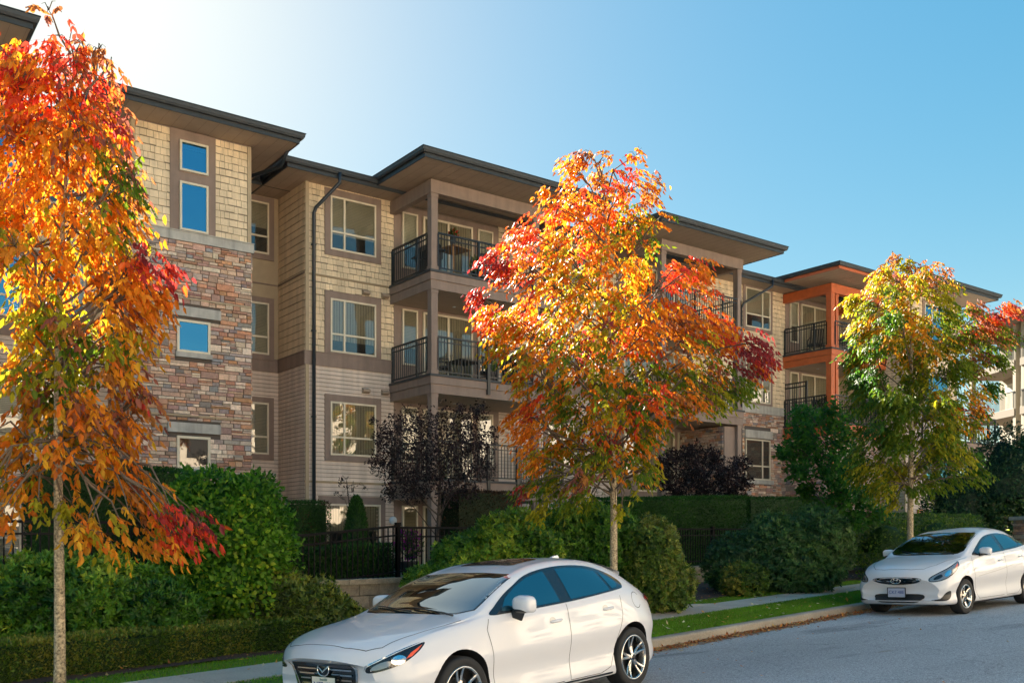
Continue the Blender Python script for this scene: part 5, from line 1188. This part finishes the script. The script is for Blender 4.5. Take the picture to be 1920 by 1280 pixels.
def smooth2(pts, sub=6, closed=True):
    P = [np.array(p, float) for p in pts]; n = len(P); out = []
    for i in range(n if closed else n - 1):
        p0, p1, p2, p3 = P[(i - 1) % n], P[i], P[(i + 1) % n], P[(i + 2) % n]
        for j in range(sub):
            t = j / sub; out.append(tuple(.5 * ((2 * p1) + (-p0 + p2) * t + (2 * p0 - 5 * p1 + 4 * p2 - p3) * t * t + (-p0 + 3 * p1 - 3 * p2 + p3) * t ** 3)))
    return out
def wheel(c, wx, sg, r, w, rr, spokes, steer=0, style='twin'):
    sp = c.sp; y = sg * (sp['track'] - .0)
    e = MB(); ax = Vector((0, sg, 0)); o = Vector((wx, y, r))
    if steer: ax = Matrix.Rotation(steer, 3, 'Z') @ ax
    e.lathe([(rr * .97, -w), (r * .96, -w), (r * .995, -w + .03), (r, -w * .5), (r * .995, -.03), (r * .965, -.008), (r * .90, .0), (rr + .02, -.004), (rr + .004, -.012), (rr, -.03)], o, ax, 48)
    ty = e.build('tyre', M['tyre'], c.root, True)
    b = MB(); b.lathe([(rr + .006, -.012), (rr + .002, -.004), (rr - .010, -.005), (rr - .018, -.02), (rr - .025, -w * .9)], o, ax, 48)
    rim = b.build('rim', M['alloy'], c.root, True)
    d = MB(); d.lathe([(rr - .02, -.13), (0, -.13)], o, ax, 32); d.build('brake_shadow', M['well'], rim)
    d = MB(); d.lathe([(rr * .62, -.10), (rr * .62, -.085), (.05, -.085)], o, ax, 32); d.build('brake_disc', M['alloy_dark'], rim)
    # spokes
    sm = MB(); e1 = Vector((0, 0, 1)); e2 = ax.cross(e1).normalized()
    def rad(a, rad_, d_): return o + (e1 * math.cos(a) + e2 * math.sin(a)) * rad_ + ax * d_
    for k in range(spokes):
        a = 2 * math.pi * k / spokes + .15
        if style == 'twin': arms = ((a - .14, a - .20), (a + .14, a + .20))
        else: arms = ((a, a),)
        for (a0, a1) in arms:
            w0, w1 = (.017, .013) if style == 'twin' else (.020, .026)
            ri, ro = rr * .16, rr - .008; t0 = w0 / ri; t1 = w1 / ro; n_ = 5; prev = None
            for i in range(n_ + 1):
                q = i / n_; rad_ = ri + (ro - ri) * q; aa = a0 + (a1 - a0) * q; ww = (w0 + (w1 - w0) * q) / rad_; dz = -.028 + .02 * q - .02 * math.sin(math.pi * q)
                ring = [rad(aa - ww, rad_, dz - .03), rad(aa - ww, rad_, dz), rad(aa - ww * .5, rad_, dz + .006), rad(aa + ww * .5, rad_, dz + .006), rad(aa + ww, rad_, dz), rad(aa + ww, rad_, dz - .03)]
                if prev: sm.mesh(prev + ring, [(j, j + 1, 6 + j + 1, 6 + j) for j in range(5)])
                prev = ring
    sm.lathe([(rr * .20, -.045), (rr * .19, -.018), (rr * .12, -.012), (.0, -.012)], o, ax, 24)
    sm.build('spokes', M['alloy'], rim)
    h = MB(); h.lathe([(.030, -.012), (.028, -.006), (0, -.005)], o, ax, 20); h.build('hub_cap', M['alloy_dark'], rim, True)
    rim.parent = c.root
def text_mesh(s, size, parent, m, T, name='lettering', extrude=.001):
    cu = bpy.data.curves.new('t', 'FONT'); cu.body = s; cu.size = size; cu.align_x = 'CENTER'; cu.align_y = 'CENTER'; cu.extrude = extrude
    ob = bpy.data.objects.new('t', cu); col.objects.link(ob); bpy.context.view_layer.update()
    me = bpy.data.meshes.new_from_object(ob.evaluated_get(bpy.context.evaluated_depsgraph_get())); bpy.data.objects.remove(ob); bpy.data.curves.remove(cu)
    me.materials.clear(); me.materials.append(m); o = bpy.data.objects.new(name, me); col.objects.link(o); o.parent = parent; o.matrix_local = T; return o
def rbox(mb, c_, sx, sy, sz, r, T=None, mi=0):      # rounded box by superellipsoid
    vs = []; nu, nv = 24, 14
    for i in range(nv + 1):
        th = math.pi * i / nv - math.pi / 2
        for j in range(nu):
            ph = 2 * math.pi * j / nu; f = lambda v: math.copysign(abs(v) ** r, v)
            p = Vector((f(math.cos(th)) * f(math.cos(ph)) * sx, f(math.cos(th)) * f(math.sin(ph)) * sy, f(math.sin(th)) * sz)); p = (T @ p) if T is not None else p
            vs.append(p + Vector(c_))
    mb.mesh(vs, [(i * nu + j, i * nu + (j + 1) % nu, (i + 1) * nu + (j + 1) % nu, (i + 1) * nu + j) for i in range(nv) for j in range(nu)], mi)
def glaze(c, dlo, panes, pillars=None):
    for sg in (-1, 1):
        b = c.decal('window_surround', dlo, 'side', M['black_gloss'], .0025, sides=(sg,), res=.03)[0]
        for p in panes: c.decal('side_window', p, 'side', M['carglass'], .006, sides=(sg,), res=.03, parent=b)

# ---- the near hatchback
A = dict(L=4.46, cowl=1.12, deck=4.30, rw=.325, arch=.372, wheels=(.93, 3.63), track=.885, bow=.30, crease=.60,
    top=[(0, .70), (.04, .765), (.12, .815), (.35, .875), (.7, .935), (1.0, .98), (1.15, 1.005), (1.4, 1.115), (1.7, 1.240), (1.9, 1.306), (2.12, 1.360), (2.42, 1.410), (2.75, 1.436), (3.1, 1.432), (3.5, 1.39), (3.78, 1.33), (3.86, 1.30), (4.0, 1.20), (4.15, 1.105), (4.28, 1.02), (4.36, .96), (4.42, .86), (4.46, .68)],
    bot=[(0, .30), (.06, .225), (.2, .18), (.6, .165), (2.2, .165), (3.9, .18), (4.2, .23), (4.4, .30), (4.46, .40)],
    w=[(0, .62), (.05, .74), (.15, .815), (.3, .855), (.6, .885), (.93, .895), (1.4, .885), (2.2, .885), (3.2, .893), (3.63, .897), (3.9, .875), (4.15, .82), (4.32, .74), (4.42, .66), (4.46, .56)],
    zb=[(0, .62), (.06, .70), (.15, .745), (.4, .815), (.8, .88), (1.1, .915), (1.4, .932), (2.0, .950), (2.6, .975), (3.1, 1.01), (3.5, 1.045), (3.8, 1.05), (4.05, 1.01), (4.25, .935), (4.38, .84), (4.46, .62)],
    wb=[(0, .57), (.06, .66), (.15, .71), (.4, .755), (.8, .785), (1.1, .80), (1.5, .815), (2.2, .825), (3.0, .825), (3.5, .805), (3.8, .77), (4.05, .72), (4.25, .67), (4.4, .58), (4.46, .48)],
    zr=[(0, .67), (.06, .745), (.15, .79), (.4, .855), (.8, .915), (1.1, .950), (1.3, 1.005), (1.5, 1.100), (1.7, 1.190), (1.9, 1.262), (2.15, 1.326), (2.45, 1.370), (2.75, 1.384), (3.1, 1.374), (3.5, 1.315), (3.8, 1.24), (3.95, 1.165), (4.1, 1.08), (4.25, .975), (4.38, .88), (4.46, .66)],
    wr=[(0, .40), (.06, .50), (.15, .56), (.4, .61), (.8, .64), (1.1, .72), (1.3, .725), (1.5, .700), (1.7, .668), (1.9, .636), (2.15, .605), (2.45, .590), (2.75, .582), (3.1, .572), (3.5, .555), (3.8, .535), (3.95, .55), (4.1, .57), (4.25, .58), (4.38, .52), (4.46, .40)])
ca = Car(A, 'hatchback_car', 'pearl white hatchback parked nearest, facing left, with sunroof and twin-spoke alloy wheels', -3.53, .885, 'paint_a', R(3.8), 3.63)
dlo = smooth2([(1.40, .960), (1.50, 1.030), (1.68, 1.128), (1.88, 1.208), (2.1, 1.285), (2.4, 1.335), (2.75, 1.352), (3.1, 1.335), (3.36, 1.285), (3.55, 1.215), (3.64, 1.14), (3.61, 1.08), (3.5, 1.062), (3.2, 1.038), (2.7, 1.002), (2.2, .978), (1.7, .962)], 4)
fr = [(1.56, .985), (1.68, 1.095), (1.87, 1.185), (2.09, 1.258), (2.32, 1.300), (2.385, 1.308), (2.44, 1.02), (2.44, 1.008), (2.0, .992), (1.6, .980)]
rd = [(2.585, 1.322), (2.8, 1.326), (3.06, 1.308), (3.25, 1.268), (3.335, 1.075), (3.33, 1.062), (3.0, 1.040), (2.62, 1.018)]
qu = [(3.315, 1.245), (3.41, 1.210), (3.52, 1.150), (3.525, 1.105), (3.47, 1.085), (3.385, 1.075)]
glaze(ca, dlo, [fr, rd, qu])
ws = [(1.10, 0), (1.105, .2), (1.125, .4), (1.19, .58), (1.30, .69), (1.5, .672), (1.7, .645), (1.90, .61), (1.96, .54), (1.955, .3), (1.945, 0)]
ca.decal('windscreen', ws + [(s, -y) for s, y in ws[::-1]][1:-1], 'top', M['windscreen'], .004, sides=(1,), res=.06)
ca.decal('windscreen_seal', [(p[0] - (.02 if p[0] < 1.3 else -.02 if p[0] > 1.89 else 0), p[1] + (.015 if p[1] > .5 else 0)) for p in ws] + [(p[0] - (.02 if p[0] < 1.3 else -.02 if p[0] > 1.89 else 0), -p[1] - (.015 if p[1] > .5 else 0)) for p in ws[::-1]][1:-1], 'top', M['black_gloss'], .0015, sides=(1,), res=.06)
bpy.context.view_layer.update()
# rear window, sunroof, roof fin, spoiler
rwn = [(3.90, 0), (3.90, .44), (3.97, .50), (4.16, .50), (4.20, .40), (4.20, 0)]
ca.decal('rear_window', rwn + [(s, -y) for s, y in rwn[::-1]][1:-1], 'top', M['carglass'], .005, sides=(1,), res=.05)
sr = [(2.26, 0), (2.26, .32), (2.29, .36), (2.66, .36), (2.69, .32), (2.69, 0)]
ca.decal('sunroof', sr + [(s, -y) for s, y in sr[::-1]][1:-1], 'top', M['black_gloss'], .006, sides=(1,), res=.08)
mb = MB(); vs = []
for (s, z, w) in ((3.33, 1.39, .020), (3.38, 1.425, .015), (3.44, 1.443, .012), (3.50, 1.443, .010), (3.52, 1.38, .020)): vs += [(s, -w, z), (s, w, z)]
mb.mesh(vs + [(3.33, -.025, 1.375), (3.33, .025, 1.375), (3.52, .025, 1.36), (3.52, -.025, 1.36)], [(0, 1, 3, 2), (2, 3, 5, 4), (4, 5, 7, 6), (6, 7, 9, 8), (10, 0, 2, 4, 6, 8, 13), (11, 12, 9, 7, 5, 3, 1)]); mb.build('antenna_fin', M['paint_a'], ca.root)
mb = MB(); P0 = [(3.62, .56, 1.335), (3.70, .0, 1.372), (3.62, -.56, 1.335)]; rows = []
for (s, dz, k) in ((3.60, .012, 1.0), (3.80, .012, 1.0), (3.93, -.022, .98), (3.935, -.05, .98), (3.86, -.085, .97)):
    rows.append([(s + .02 * (1 - (y / .56) ** 2), y * k, float(ca.F['zr'](min(s, 3.8))) + (float(ca.F['top'](min(s, 3.8))) - float(ca.F['zr'](min(s, 3.8)))) * (1 - (y / .60) ** 2) + dz) for y in np.linspace(-.54, .54, 13)])
vs = [v for r_ in rows for v in r_]; mb.mesh(vs, [(i * 13 + j, i * 13 + j + 1, (i + 1) * 13 + j + 1, (i + 1) * 13 + j) for i in range(4) for j in range(12)]); mb.build('spoiler', M['paint_a'], ca.root, True)
# seams: bonnet, doors, sill, fuel flap
ca.line('door_seam', [(1.36, .93), (1.30, .84), (1.33, .6), (1.36, .35), (1.42, .235), (2.38, .235)], 'side')
ca.line('door_seam', [(2.52, .985), (2.50, .60), (2.485, .235), (3.0, .235), (3.18, .28), (3.27, .42), (3.34, .60), (3.44, .80), (3.47, 1.0)], 'side')
ca.line('bonnet_seam', [(.10, 0), (.115, .3), (.17, .50), (.26, .60), (.55, .675), (.9, .715), (1.08, .735)], 'top')
ca.line('bonnet_crease', [(.30, .36), (.7, .44), (1.10, .50)], 'top', w=.004, m=M['paint_a'], off=.003)
fl = [(3.78 + .085 * math.cos(a), .93 + .085 * math.sin(a)) for a in np.linspace(.6, 5.6, 24)]; ca.line('fuel_flap', fl, 'side', both=False)
# sill shadow lip and lower side crease
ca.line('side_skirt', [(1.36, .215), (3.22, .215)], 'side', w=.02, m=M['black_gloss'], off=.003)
# headlamps (swept back), daytime surround, amber corner
HA = ('diag', R(50), .62)
def hl(c, pts, m, off, name, parent=None): return [c.decal(name, pts, 'side', M[m], off, sides=(sg,), res=.025, parent=parent[i] if parent else None)[0] for i, sg in enumerate((-1, 1))]
HD = ('diag', R(45), 0)
def hd(c, pts, m, off, name, parent=None): return [c.decal(name, pts, HD, M[m], off, sides=(sg,), res=.025, parent=parent[i] if parent else None)[0] for i, sg in enumerate((-1, 1))]
h1 = hd(ca, smooth2([(.475, .590), (.48, .635), (.58, .682), (.72, .738), (.84, .778), (.955, .808), (.93, .762), (.86, .705), (.77, .655), (.66, .618), (.56, .595)], 3), 'black_gloss', .005, 'headlight')
hd(ca, smooth2([(.51, .612), (.54, .645), (.63, .678), (.68, .672), (.66, .640), (.58, .615)], 3), 'lamp_clear', .008, 'lens', h1)
hd(ca, smooth2([(.68, .668), (.70, .708), (.755, .722), (.80, .700), (.785, .665), (.73, .645)], 3), 'lamp_in', .010, 'projector', h1)
hd(ca, [(.80, .690), (.84, .735), (.935, .790), (.90, .750), (.85, .708)], 'amber', .009, 'indicator', h1)
for sg in (-1, 1): ca.decal('headlight_trim', [(.455, .60), (.46, .645), (.58, .697), (.72, .752), (.84, .790), (.93, .812), (.72, .744), (.58, .689), (.47, .638)], HD, M['chrome'], .007, sides=(sg,), res=.03)
# grille, badge, bars, plate, chrome wing
gr = [(-.385, .655), (.385, .655), (.415, .60), (.385, .50), (.31, .385), (-.31, .385), (-.385, .50), (-.415, .60)]
g = ca.decal('grille', gr, 'front', M['black_gloss'], .006, sides=(1,), res=.05)[0]
for z, hw in ((.60, .355), (.555, .345), (.51, .335), (.465, .315)):
    for (a, b) in ((-hw, -.085), (.085, hw)): ca.decal('grille_bar', [(a, z - .007), (b, z - .007), (b, z + .007), (a, z + .007)], 'front', M['chrome'], .014, sides=(1,), res=.05, parent=g)
ca.decal('grille_surround', [(-.445, .655), (-.415, .655), (-.385, .50), (-.31, .365), (.31, .365), (.385, .50), (.415, .655), (.445, .655), (.408, .49), (.33, .34), (-.33, .34), (-.408, .49)], 'front', M['chrome'], .012, sides=(1,), res=.04, parent=g)
hf = ca.cast((-1, 0, .60), (1, 0, 0))[0].x
def ring(mb, c0, a, b, r, n=28, ax='front'):
    pts = [(c0[0], c0[1] + a * math.cos(2 * math.pi * i / n), c0[2] + b * math.sin(2 * math.pi * i / n)) for i in range(n + 1)]
    mb.tube(pts, r, 6, cap=False)
bx = hf - .022; mb = MB(); ring(mb, (bx, 0, .595), .075, .058, .0075)
mb.tube([(bx - .002, -.068, .618), (bx - .004, -.035, .600), (bx - .006, 0, .572), (bx - .004, .035, .600), (bx - .002, .068, .618)], [.004, .008, .009, .008, .004], 6)
eb = mb.build('badge', M['chrome'], ca.root, True)
mb = MB(); mb.lathe([(.062, 0), (.058, -.004), (0, -.006)], (bx + .006, 0, .595), (1, 0, 0), 24); mb.build('badge_disc', M['black_gloss'], eb, True)
def plate(c, x, z, txt, m_bg, m_tx, top='', frame_m=None, w=.155, h=.077):
    mb = MB(); mb.box(x - .006, x, -w, w, z - h, z + h); p = mb.build('number_plate', M[m_bg], c.root)
    T = Matrix.Translation((x - .0075, 0, z + .004)) @ Matrix(((0, 0, -1, 0), (-1, 0, 0, 0), (0, 1, 0, 0), (0, 0, 0, 1)))
    text_mesh(txt, .076, p, M[m_tx], T)
    if top: text_mesh(top, .028, p, M['plate_green'], Matrix.Translation((x - .0075, 0, z + .055)) @ Matrix(((0, 0, -1, 0), (-1, 0, 0, 0), (0, 1, 0, 0), (0, 0, 0, 1))))
    mb = MB()
    for (a, b, d, e) in ((-w - .012, w + .012, z + h, z + h + .012), (-w - .012, w + .012, z - h - .012, z - h), (-w - .012, -w, z - h, z + h), (w, w + .012, z - h, z + h)): mb.box(x - .010, x + .002, a, b, d, e)
    mb.build('plate_frame', frame_m or M['black_gloss'], p)
M['plate_green'] = mat('plate_green', (.03, .16, .14), .5)
plate(ca, hf - .016, .452, 'N79 400', 'plate_white', 'plate_blue', 'Beautiful')
lo = ca.decal('lower_intake', [(-.42, .30), (.42, .30), (.36, .235), (-.36, .235)], 'front', M['black_gloss'], .005, sides=(1,), res=.05)
# tail lamps
for sg in (-1, 1): ca.decal('tail_light', smooth2([(4.02, .935), (4.14, .965), (4.28, .95), (4.40, .90), (4.44, .82), (4.34, .81), (4.20, .865)], 3), 'side', M['red_lens'], .016, sides=(sg,), res=.02)
# mirrors, handles, wipers
def mirror(c, s, z, y, m, k=1.0, foot=1.0):
    for sg in (-1, 1):
        mb = MB(); T = Matrix.Rotation(sg * .18, 4, 'Z'); rbox(mb, (s, sg * (y + .11), z + .02), .070 * k, .118 * k, .064 * k, .66, T, 0)
        mb.v = [Vector((v[0], v[1], v[2] + (.03 * (1 - abs(v[1] - sg * (y + .22)) / .24) if v[2] > z else -.0) - .022 * max(0, abs(v[1]) - y - .08) / .14)) for v in mb.v]
        mi = mb.build('mirror', M[m], c.root, True)
        mb = MB(); mb.beam((s + .03, sg * (y - .02), z - .035 - .09 * foot), (s - .01, sg * (y + .055), z - .035), .05 + .06 * foot, .05); mb.build('mirror_foot', M['dark_plastic'], mi)
        mb = MB(); rbox(mb, (s + .048 * k, sg * (y + .11), z + .018), .035 * k, .098 * k, .054 * k, .6, T); mb.build('mirror_glass', M['chrome'], mi, True)
        mb = MB(); rbox(mb, (s + .004, sg * (y + .105), z - .035 * k), .070 * k, .100 * k, .025, .7, T); mb.build('mirror_base', M['dark_plastic'], mi, True)
mirror(ca, 1.72, 1.02, .83, 'paint_a', 1.08)
def handle(c, s, z, m):
    for sg in (-1, 1):
        h = c.cast((s, sg * 1.5, z), (0, -sg, 0))[0]; mb = MB(); y = abs(h.y)
        mb.tube([(s - .085, sg * (y - .005), z - .004), (s - .07, sg * (y + .022), z), (s + .05, sg * (y + .026), z + .006), (s + .085, sg * (y + .008), z + .006)], [.012, .013, .015, .012], 8)
        hh = mb.build('door_handle', m, c.root, True)
        c.decal('handle_recess_shade', [(s - .05 + .05 * math.cos(a), z + .012 + .032 * math.sin(a)) for a in np.linspace(0, 6.1, 14)], 'side', M['handle_shade'], .0015, sides=(sg,), parent=hh)
M['handle_shade'] = mat('recess_shade_paint', (.42, .42, .42), .3, coat=1)  # darker copy of the body colour, painting the shade in handle recesses
handle(ca, 2.30, .83, M['paint_a']); handle(ca, 3.20, .88, M['paint_a'])
def wiper(c, a, b, s_):
    mb = MB(); pts = []
    for i in range(9):
        k = i / 8; s = a[0] + (b[0] - a[0]) * k; y = a[1] + (b[1] - a[1]) * k; h = c.cast((s, y, 2.2), (0, 0, -1))[0]; pts.append((s, y, h.z + .018))
    mb.tube(pts, [.010] * 3 + [.006] * 6, 5); mb.build('wiper', M['dark_plastic'], c.root)
wiper(ca, (1.10, -.10), (1.26, .52), 0); wiper(ca, (1.10, -.62), (1.20, -.02), 0)
for wx in A['wheels']:
    for sg in (-1, 1): wheel(ca, wx, sg, .325, .21, .236, 5, style='twin')
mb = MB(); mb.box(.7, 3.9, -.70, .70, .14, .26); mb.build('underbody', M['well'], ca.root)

# ---- the far compact
B = dict(L=4.37, cowl=1.02, deck=4.2, rw=.30, arch=.345, wheels=(.84, 3.41), track=.835, bow=.19, crease=.58,
    top=[(0, .66), (.05, .755), (.15, .835), (.4, .915), (.75, .975), (1.0, 1.01), (1.12, 1.035), (1.4, 1.165), (1.7, 1.295), (1.95, 1.380), (2.2, 1.435), (2.5, 1.468), (2.8, 1.478), (3.1, 1.455), (3.4, 1.37), (3.7, 1.28), (3.95, 1.17), (4.1, 1.10), (4.25, 1.02), (4.33, .9), (4.37, .7)],
    bot=[(0, .27), (.05, .215), (.2, .185), (.6, .175), (3.7, .19), (4.1, .24), (4.3, .30), (4.37, .4)],
    w=[(0, .70), (.05, .77), (.15, .81), (.3, .825), (.55, .843), (.85, .85), (1.4, .845), (2.2, .85), (3.4, .85), (3.8, .83), (4.1, .77), (4.28, .68), (4.37, .56)],
    zb=[(0, .58), (.06, .67), (.15, .73), (.4, .83), (.7, .895), (1.0, .93), (1.4, .955), (2.0, .98), (2.6, 1.01), (3.1, 1.045), (3.5, 1.08), (3.8, 1.085), (4.1, 1.03), (4.3, .86), (4.37, .62)],
    wb=[(0, .55), (.06, .64), (.15, .69), (.4, .735), (.7, .755), (1.0, .77), (1.5, .785), (2.2, .79), (3.1, .785), (3.5, .76), (3.8, .72), (4.1, .66), (4.3, .56), (4.37, .45)],
    zr=[(0, .63), (.06, .735), (.15, .80), (.4, .885), (.7, .945), (1.0, .975), (1.2, 1.075), (1.4, 1.165), (1.6, 1.245), (1.85, 1.325), (2.1, 1.375), (2.4, 1.40), (2.75, 1.395), (3.1, 1.365), (3.4, 1.30), (3.7, 1.21), (3.95, 1.13), (4.1, 1.07), (4.3, .90), (4.37, .66)],
    wr=[(0, .36), (.06, .46), (.15, .52), (.4, .57), (.7, .61), (1.0, .68), (1.2, .685), (1.4, .66), (1.6, .632), (1.85, .603), (2.1, .58), (2.4, .565), (2.75, .545), (3.1, .54), (3.4, .52), (3.7, .50), (3.95, .52), (4.1, .54), (4.3, .48), (4.37, .38)])
cb = Car(B, 'compact_car', 'white compact car parked farther up the street, facing the viewer, with six-spoke wheels', 9.83 - .84, .78, 'paint_b', R(-6.0), .84)
dlo = smooth2([(1.28, .985), (1.42, 1.07), (1.6, 1.155), (1.85, 1.255), (2.1, 1.315), (2.45, 1.345), (2.8, 1.34), (3.1, 1.305), (3.4, 1.235), (3.6, 1.16), (3.62, 1.12), (3.4, 1.095), (3.0, 1.06), (2.4, 1.02), (1.8, .992)], 4)
glaze(cb, dlo, [[(1.50, 1.015), (1.62, 1.12), (1.85, 1.22), (2.1, 1.282), (2.30, 1.308), (2.40, 1.045), (2.4, 1.035), (1.9, 1.015)], [(2.46, 1.315), (2.8, 1.308), (3.05, 1.28), (3.22, 1.235), (3.16, 1.10), (3.1, 1.088), (2.53, 1.05)], [(3.29, 1.215), (3.42, 1.175), (3.52, 1.13), (3.40, 1.112), (3.24, 1.108)]])
ws = [(1.03, 0), (1.035, .2), (1.06, .40), (1.12, .58), (1.20, .65), (1.4, .63), (1.7, .595), (1.93, .555), (1.985, .48), (1.98, .25), (1.975, 0)]
cb.decal('windscreen', ws + [(s, -y) for s, y in ws[::-1]][1:-1], 'top', M['windscreen'], .004, sides=(1,), res=.06)
cb.decal('windscreen_seal', [(p[0] - (.02 if p[0] < 1.3 else -.02 if p[0] > 1.88 else 0), p[1] + (.015 if p[1] > .45 else 0)) for p in ws] + [(p[0] - (.02 if p[0] < 1.3 else -.02 if p[0] > 1.88 else 0), -p[1] - (.015 if p[1] > .45 else 0)) for p in ws[::-1]][1:-1], 'top', M['black_gloss'], .0015, sides=(1,), res=.06)
cb.line('door_seam', [(1.20, .95), (1.16, .8), (1.18, .55), (1.24, .32), (1.32, .24), (2.32, .24)], 'side'); cb.line('door_seam', [(2.46, 1.01), (2.45, .6), (2.43, .24), (2.9, .24), (3.05, .32), (3.12, .5), (3.24, .75), (3.28, 1.05)], 'side')
cb.line('bonnet_seam', [(.09, 0), (.105, .25), (.16, .44), (.34, .57), (.7, .66), (.98, .70)], 'top')
cb.line('door_crease_shade', [(1.3, .62), (2.2, .70), (3.2, .83), (3.9, .90)], 'side', w=.007, m=M['handle_shade'], off=.002)  # flat grey line, the crease's shade put into the colour
hd(cb, smooth2([(.455, .585), (.465, .650), (.60, .725), (.78, .795), (.94, .862), (1.05, .902), (1.055, .835), (.97, .752), (.84, .672), (.70, .612), (.56, .58)], 3), 'black_gloss', .003, 'headlight_seal')
h1 = hd(cb, smooth2([(.47, .595), (.48, .642), (.60, .712), (.78, .782), (.94, .848), (1.035, .888), (1.04, .84), (.96, .765), (.84, .69), (.70, .628), (.58, .595)], 3), 'lamp_clear', .005, 'headlight')
hd(cb, smooth2([(.70, .68), (.76, .74), (.83, .765), (.86, .73), (.81, .69), (.74, .66)], 3), 'lamp_in', .009, 'projector', h1)
hd(cb, smooth2([(.52, .625), (.57, .668), (.65, .70), (.67, .668), (.62, .635), (.55, .612)], 3), 'black_gloss', .008, 'lens', h1)
hd(cb, [(.94, .782), (.99, .842), (1.035, .876), (1.02, .838), (.98, .795)], 'amber', .009, 'indicator', h1)
g = cb.decal('grille', smooth2([(-.44, .625), (-.30, .655), (0, .668), (.30, .655), (.44, .625), (.30, .560), (0, .535), (-.30, .560)], 4), 'front', M['black_gloss'], .006, sides=(1,), res=.04)[0]
for sg in (-1, 1): cb.decal('grille_bar', [(.10, .590), (.27, .600), (.39, .618), (.39, .630), (.27, .614), (.10, .604)], 'front', M['chrome'], .013, sides=(sg,), res=.04, parent=g)
hf = cb.cast((-1, 0, .62), (1, 0, 0))[0].x; bx = hf - .034; mb = MB(); ring(mb, (bx, 0, .605), .085, .046, .008)
mb.tube([(bx - .003, .022, .652), (bx - .003, .034, .617), (bx - .003, .052, .588)], [.005, .008, .005], 6); mb.tube([(bx - .003, -.052, .646), (bx - .003, -.034, .617), (bx - .003, -.022, .582)], [.005, .008, .005], 6); mb.tube([(bx - .003, .035, .612), (bx - .003, -.035, .622)], .007, 6)
mb.build('badge', M['chrome'], cb.root, True)
M['plate_pale'] = mat('plate_pale', (.40, .43, .55), .5)
plate(cb, min(cb.cast((-1, 0, .455), (1, 0, 0))[0].x, hf) - .014, .405, 'CK7 48E', 'plate_pale', 'plate_blue', '')
cb.decal('lower_intake', smooth2([(-.43, .365), (0, .375), (.43, .365), (.36, .245), (0, .232), (-.36, .245)], 4), 'front', M['dark_plastic'], .005, sides=(1,), res=.05)
for sg in (-1, 1): cb.decal('fog_light_recess', smooth2([(.47, .27), (.60, .30), (.70, .40), (.80, .42), (.80, .33), (.70, .265)], 3), HD, M['dark_plastic'], .005, sides=(sg,), res=.03)
mirror(cb, 1.50, 1.03, .785, 'paint_b', .92, .15); handle(cb, 2.24, .86, M['paint_b']); handle(cb, 3.12, .90, M['paint_b'])
wiper(cb, (1.04, -.05), (1.20, .48), 0); wiper(cb, (1.04, -.55), (1.12, .0), 0)
for wx in B['wheels']:
    for sg in (-1, 1): wheel(cb, wx, sg, .30, .19, .200, 6, style='single', steer=0)
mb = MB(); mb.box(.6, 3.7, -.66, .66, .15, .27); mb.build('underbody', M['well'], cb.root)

cb.root.scale = (1.045, 1.045, 1.05)
ca.root.scale = (.985, .985, .985)
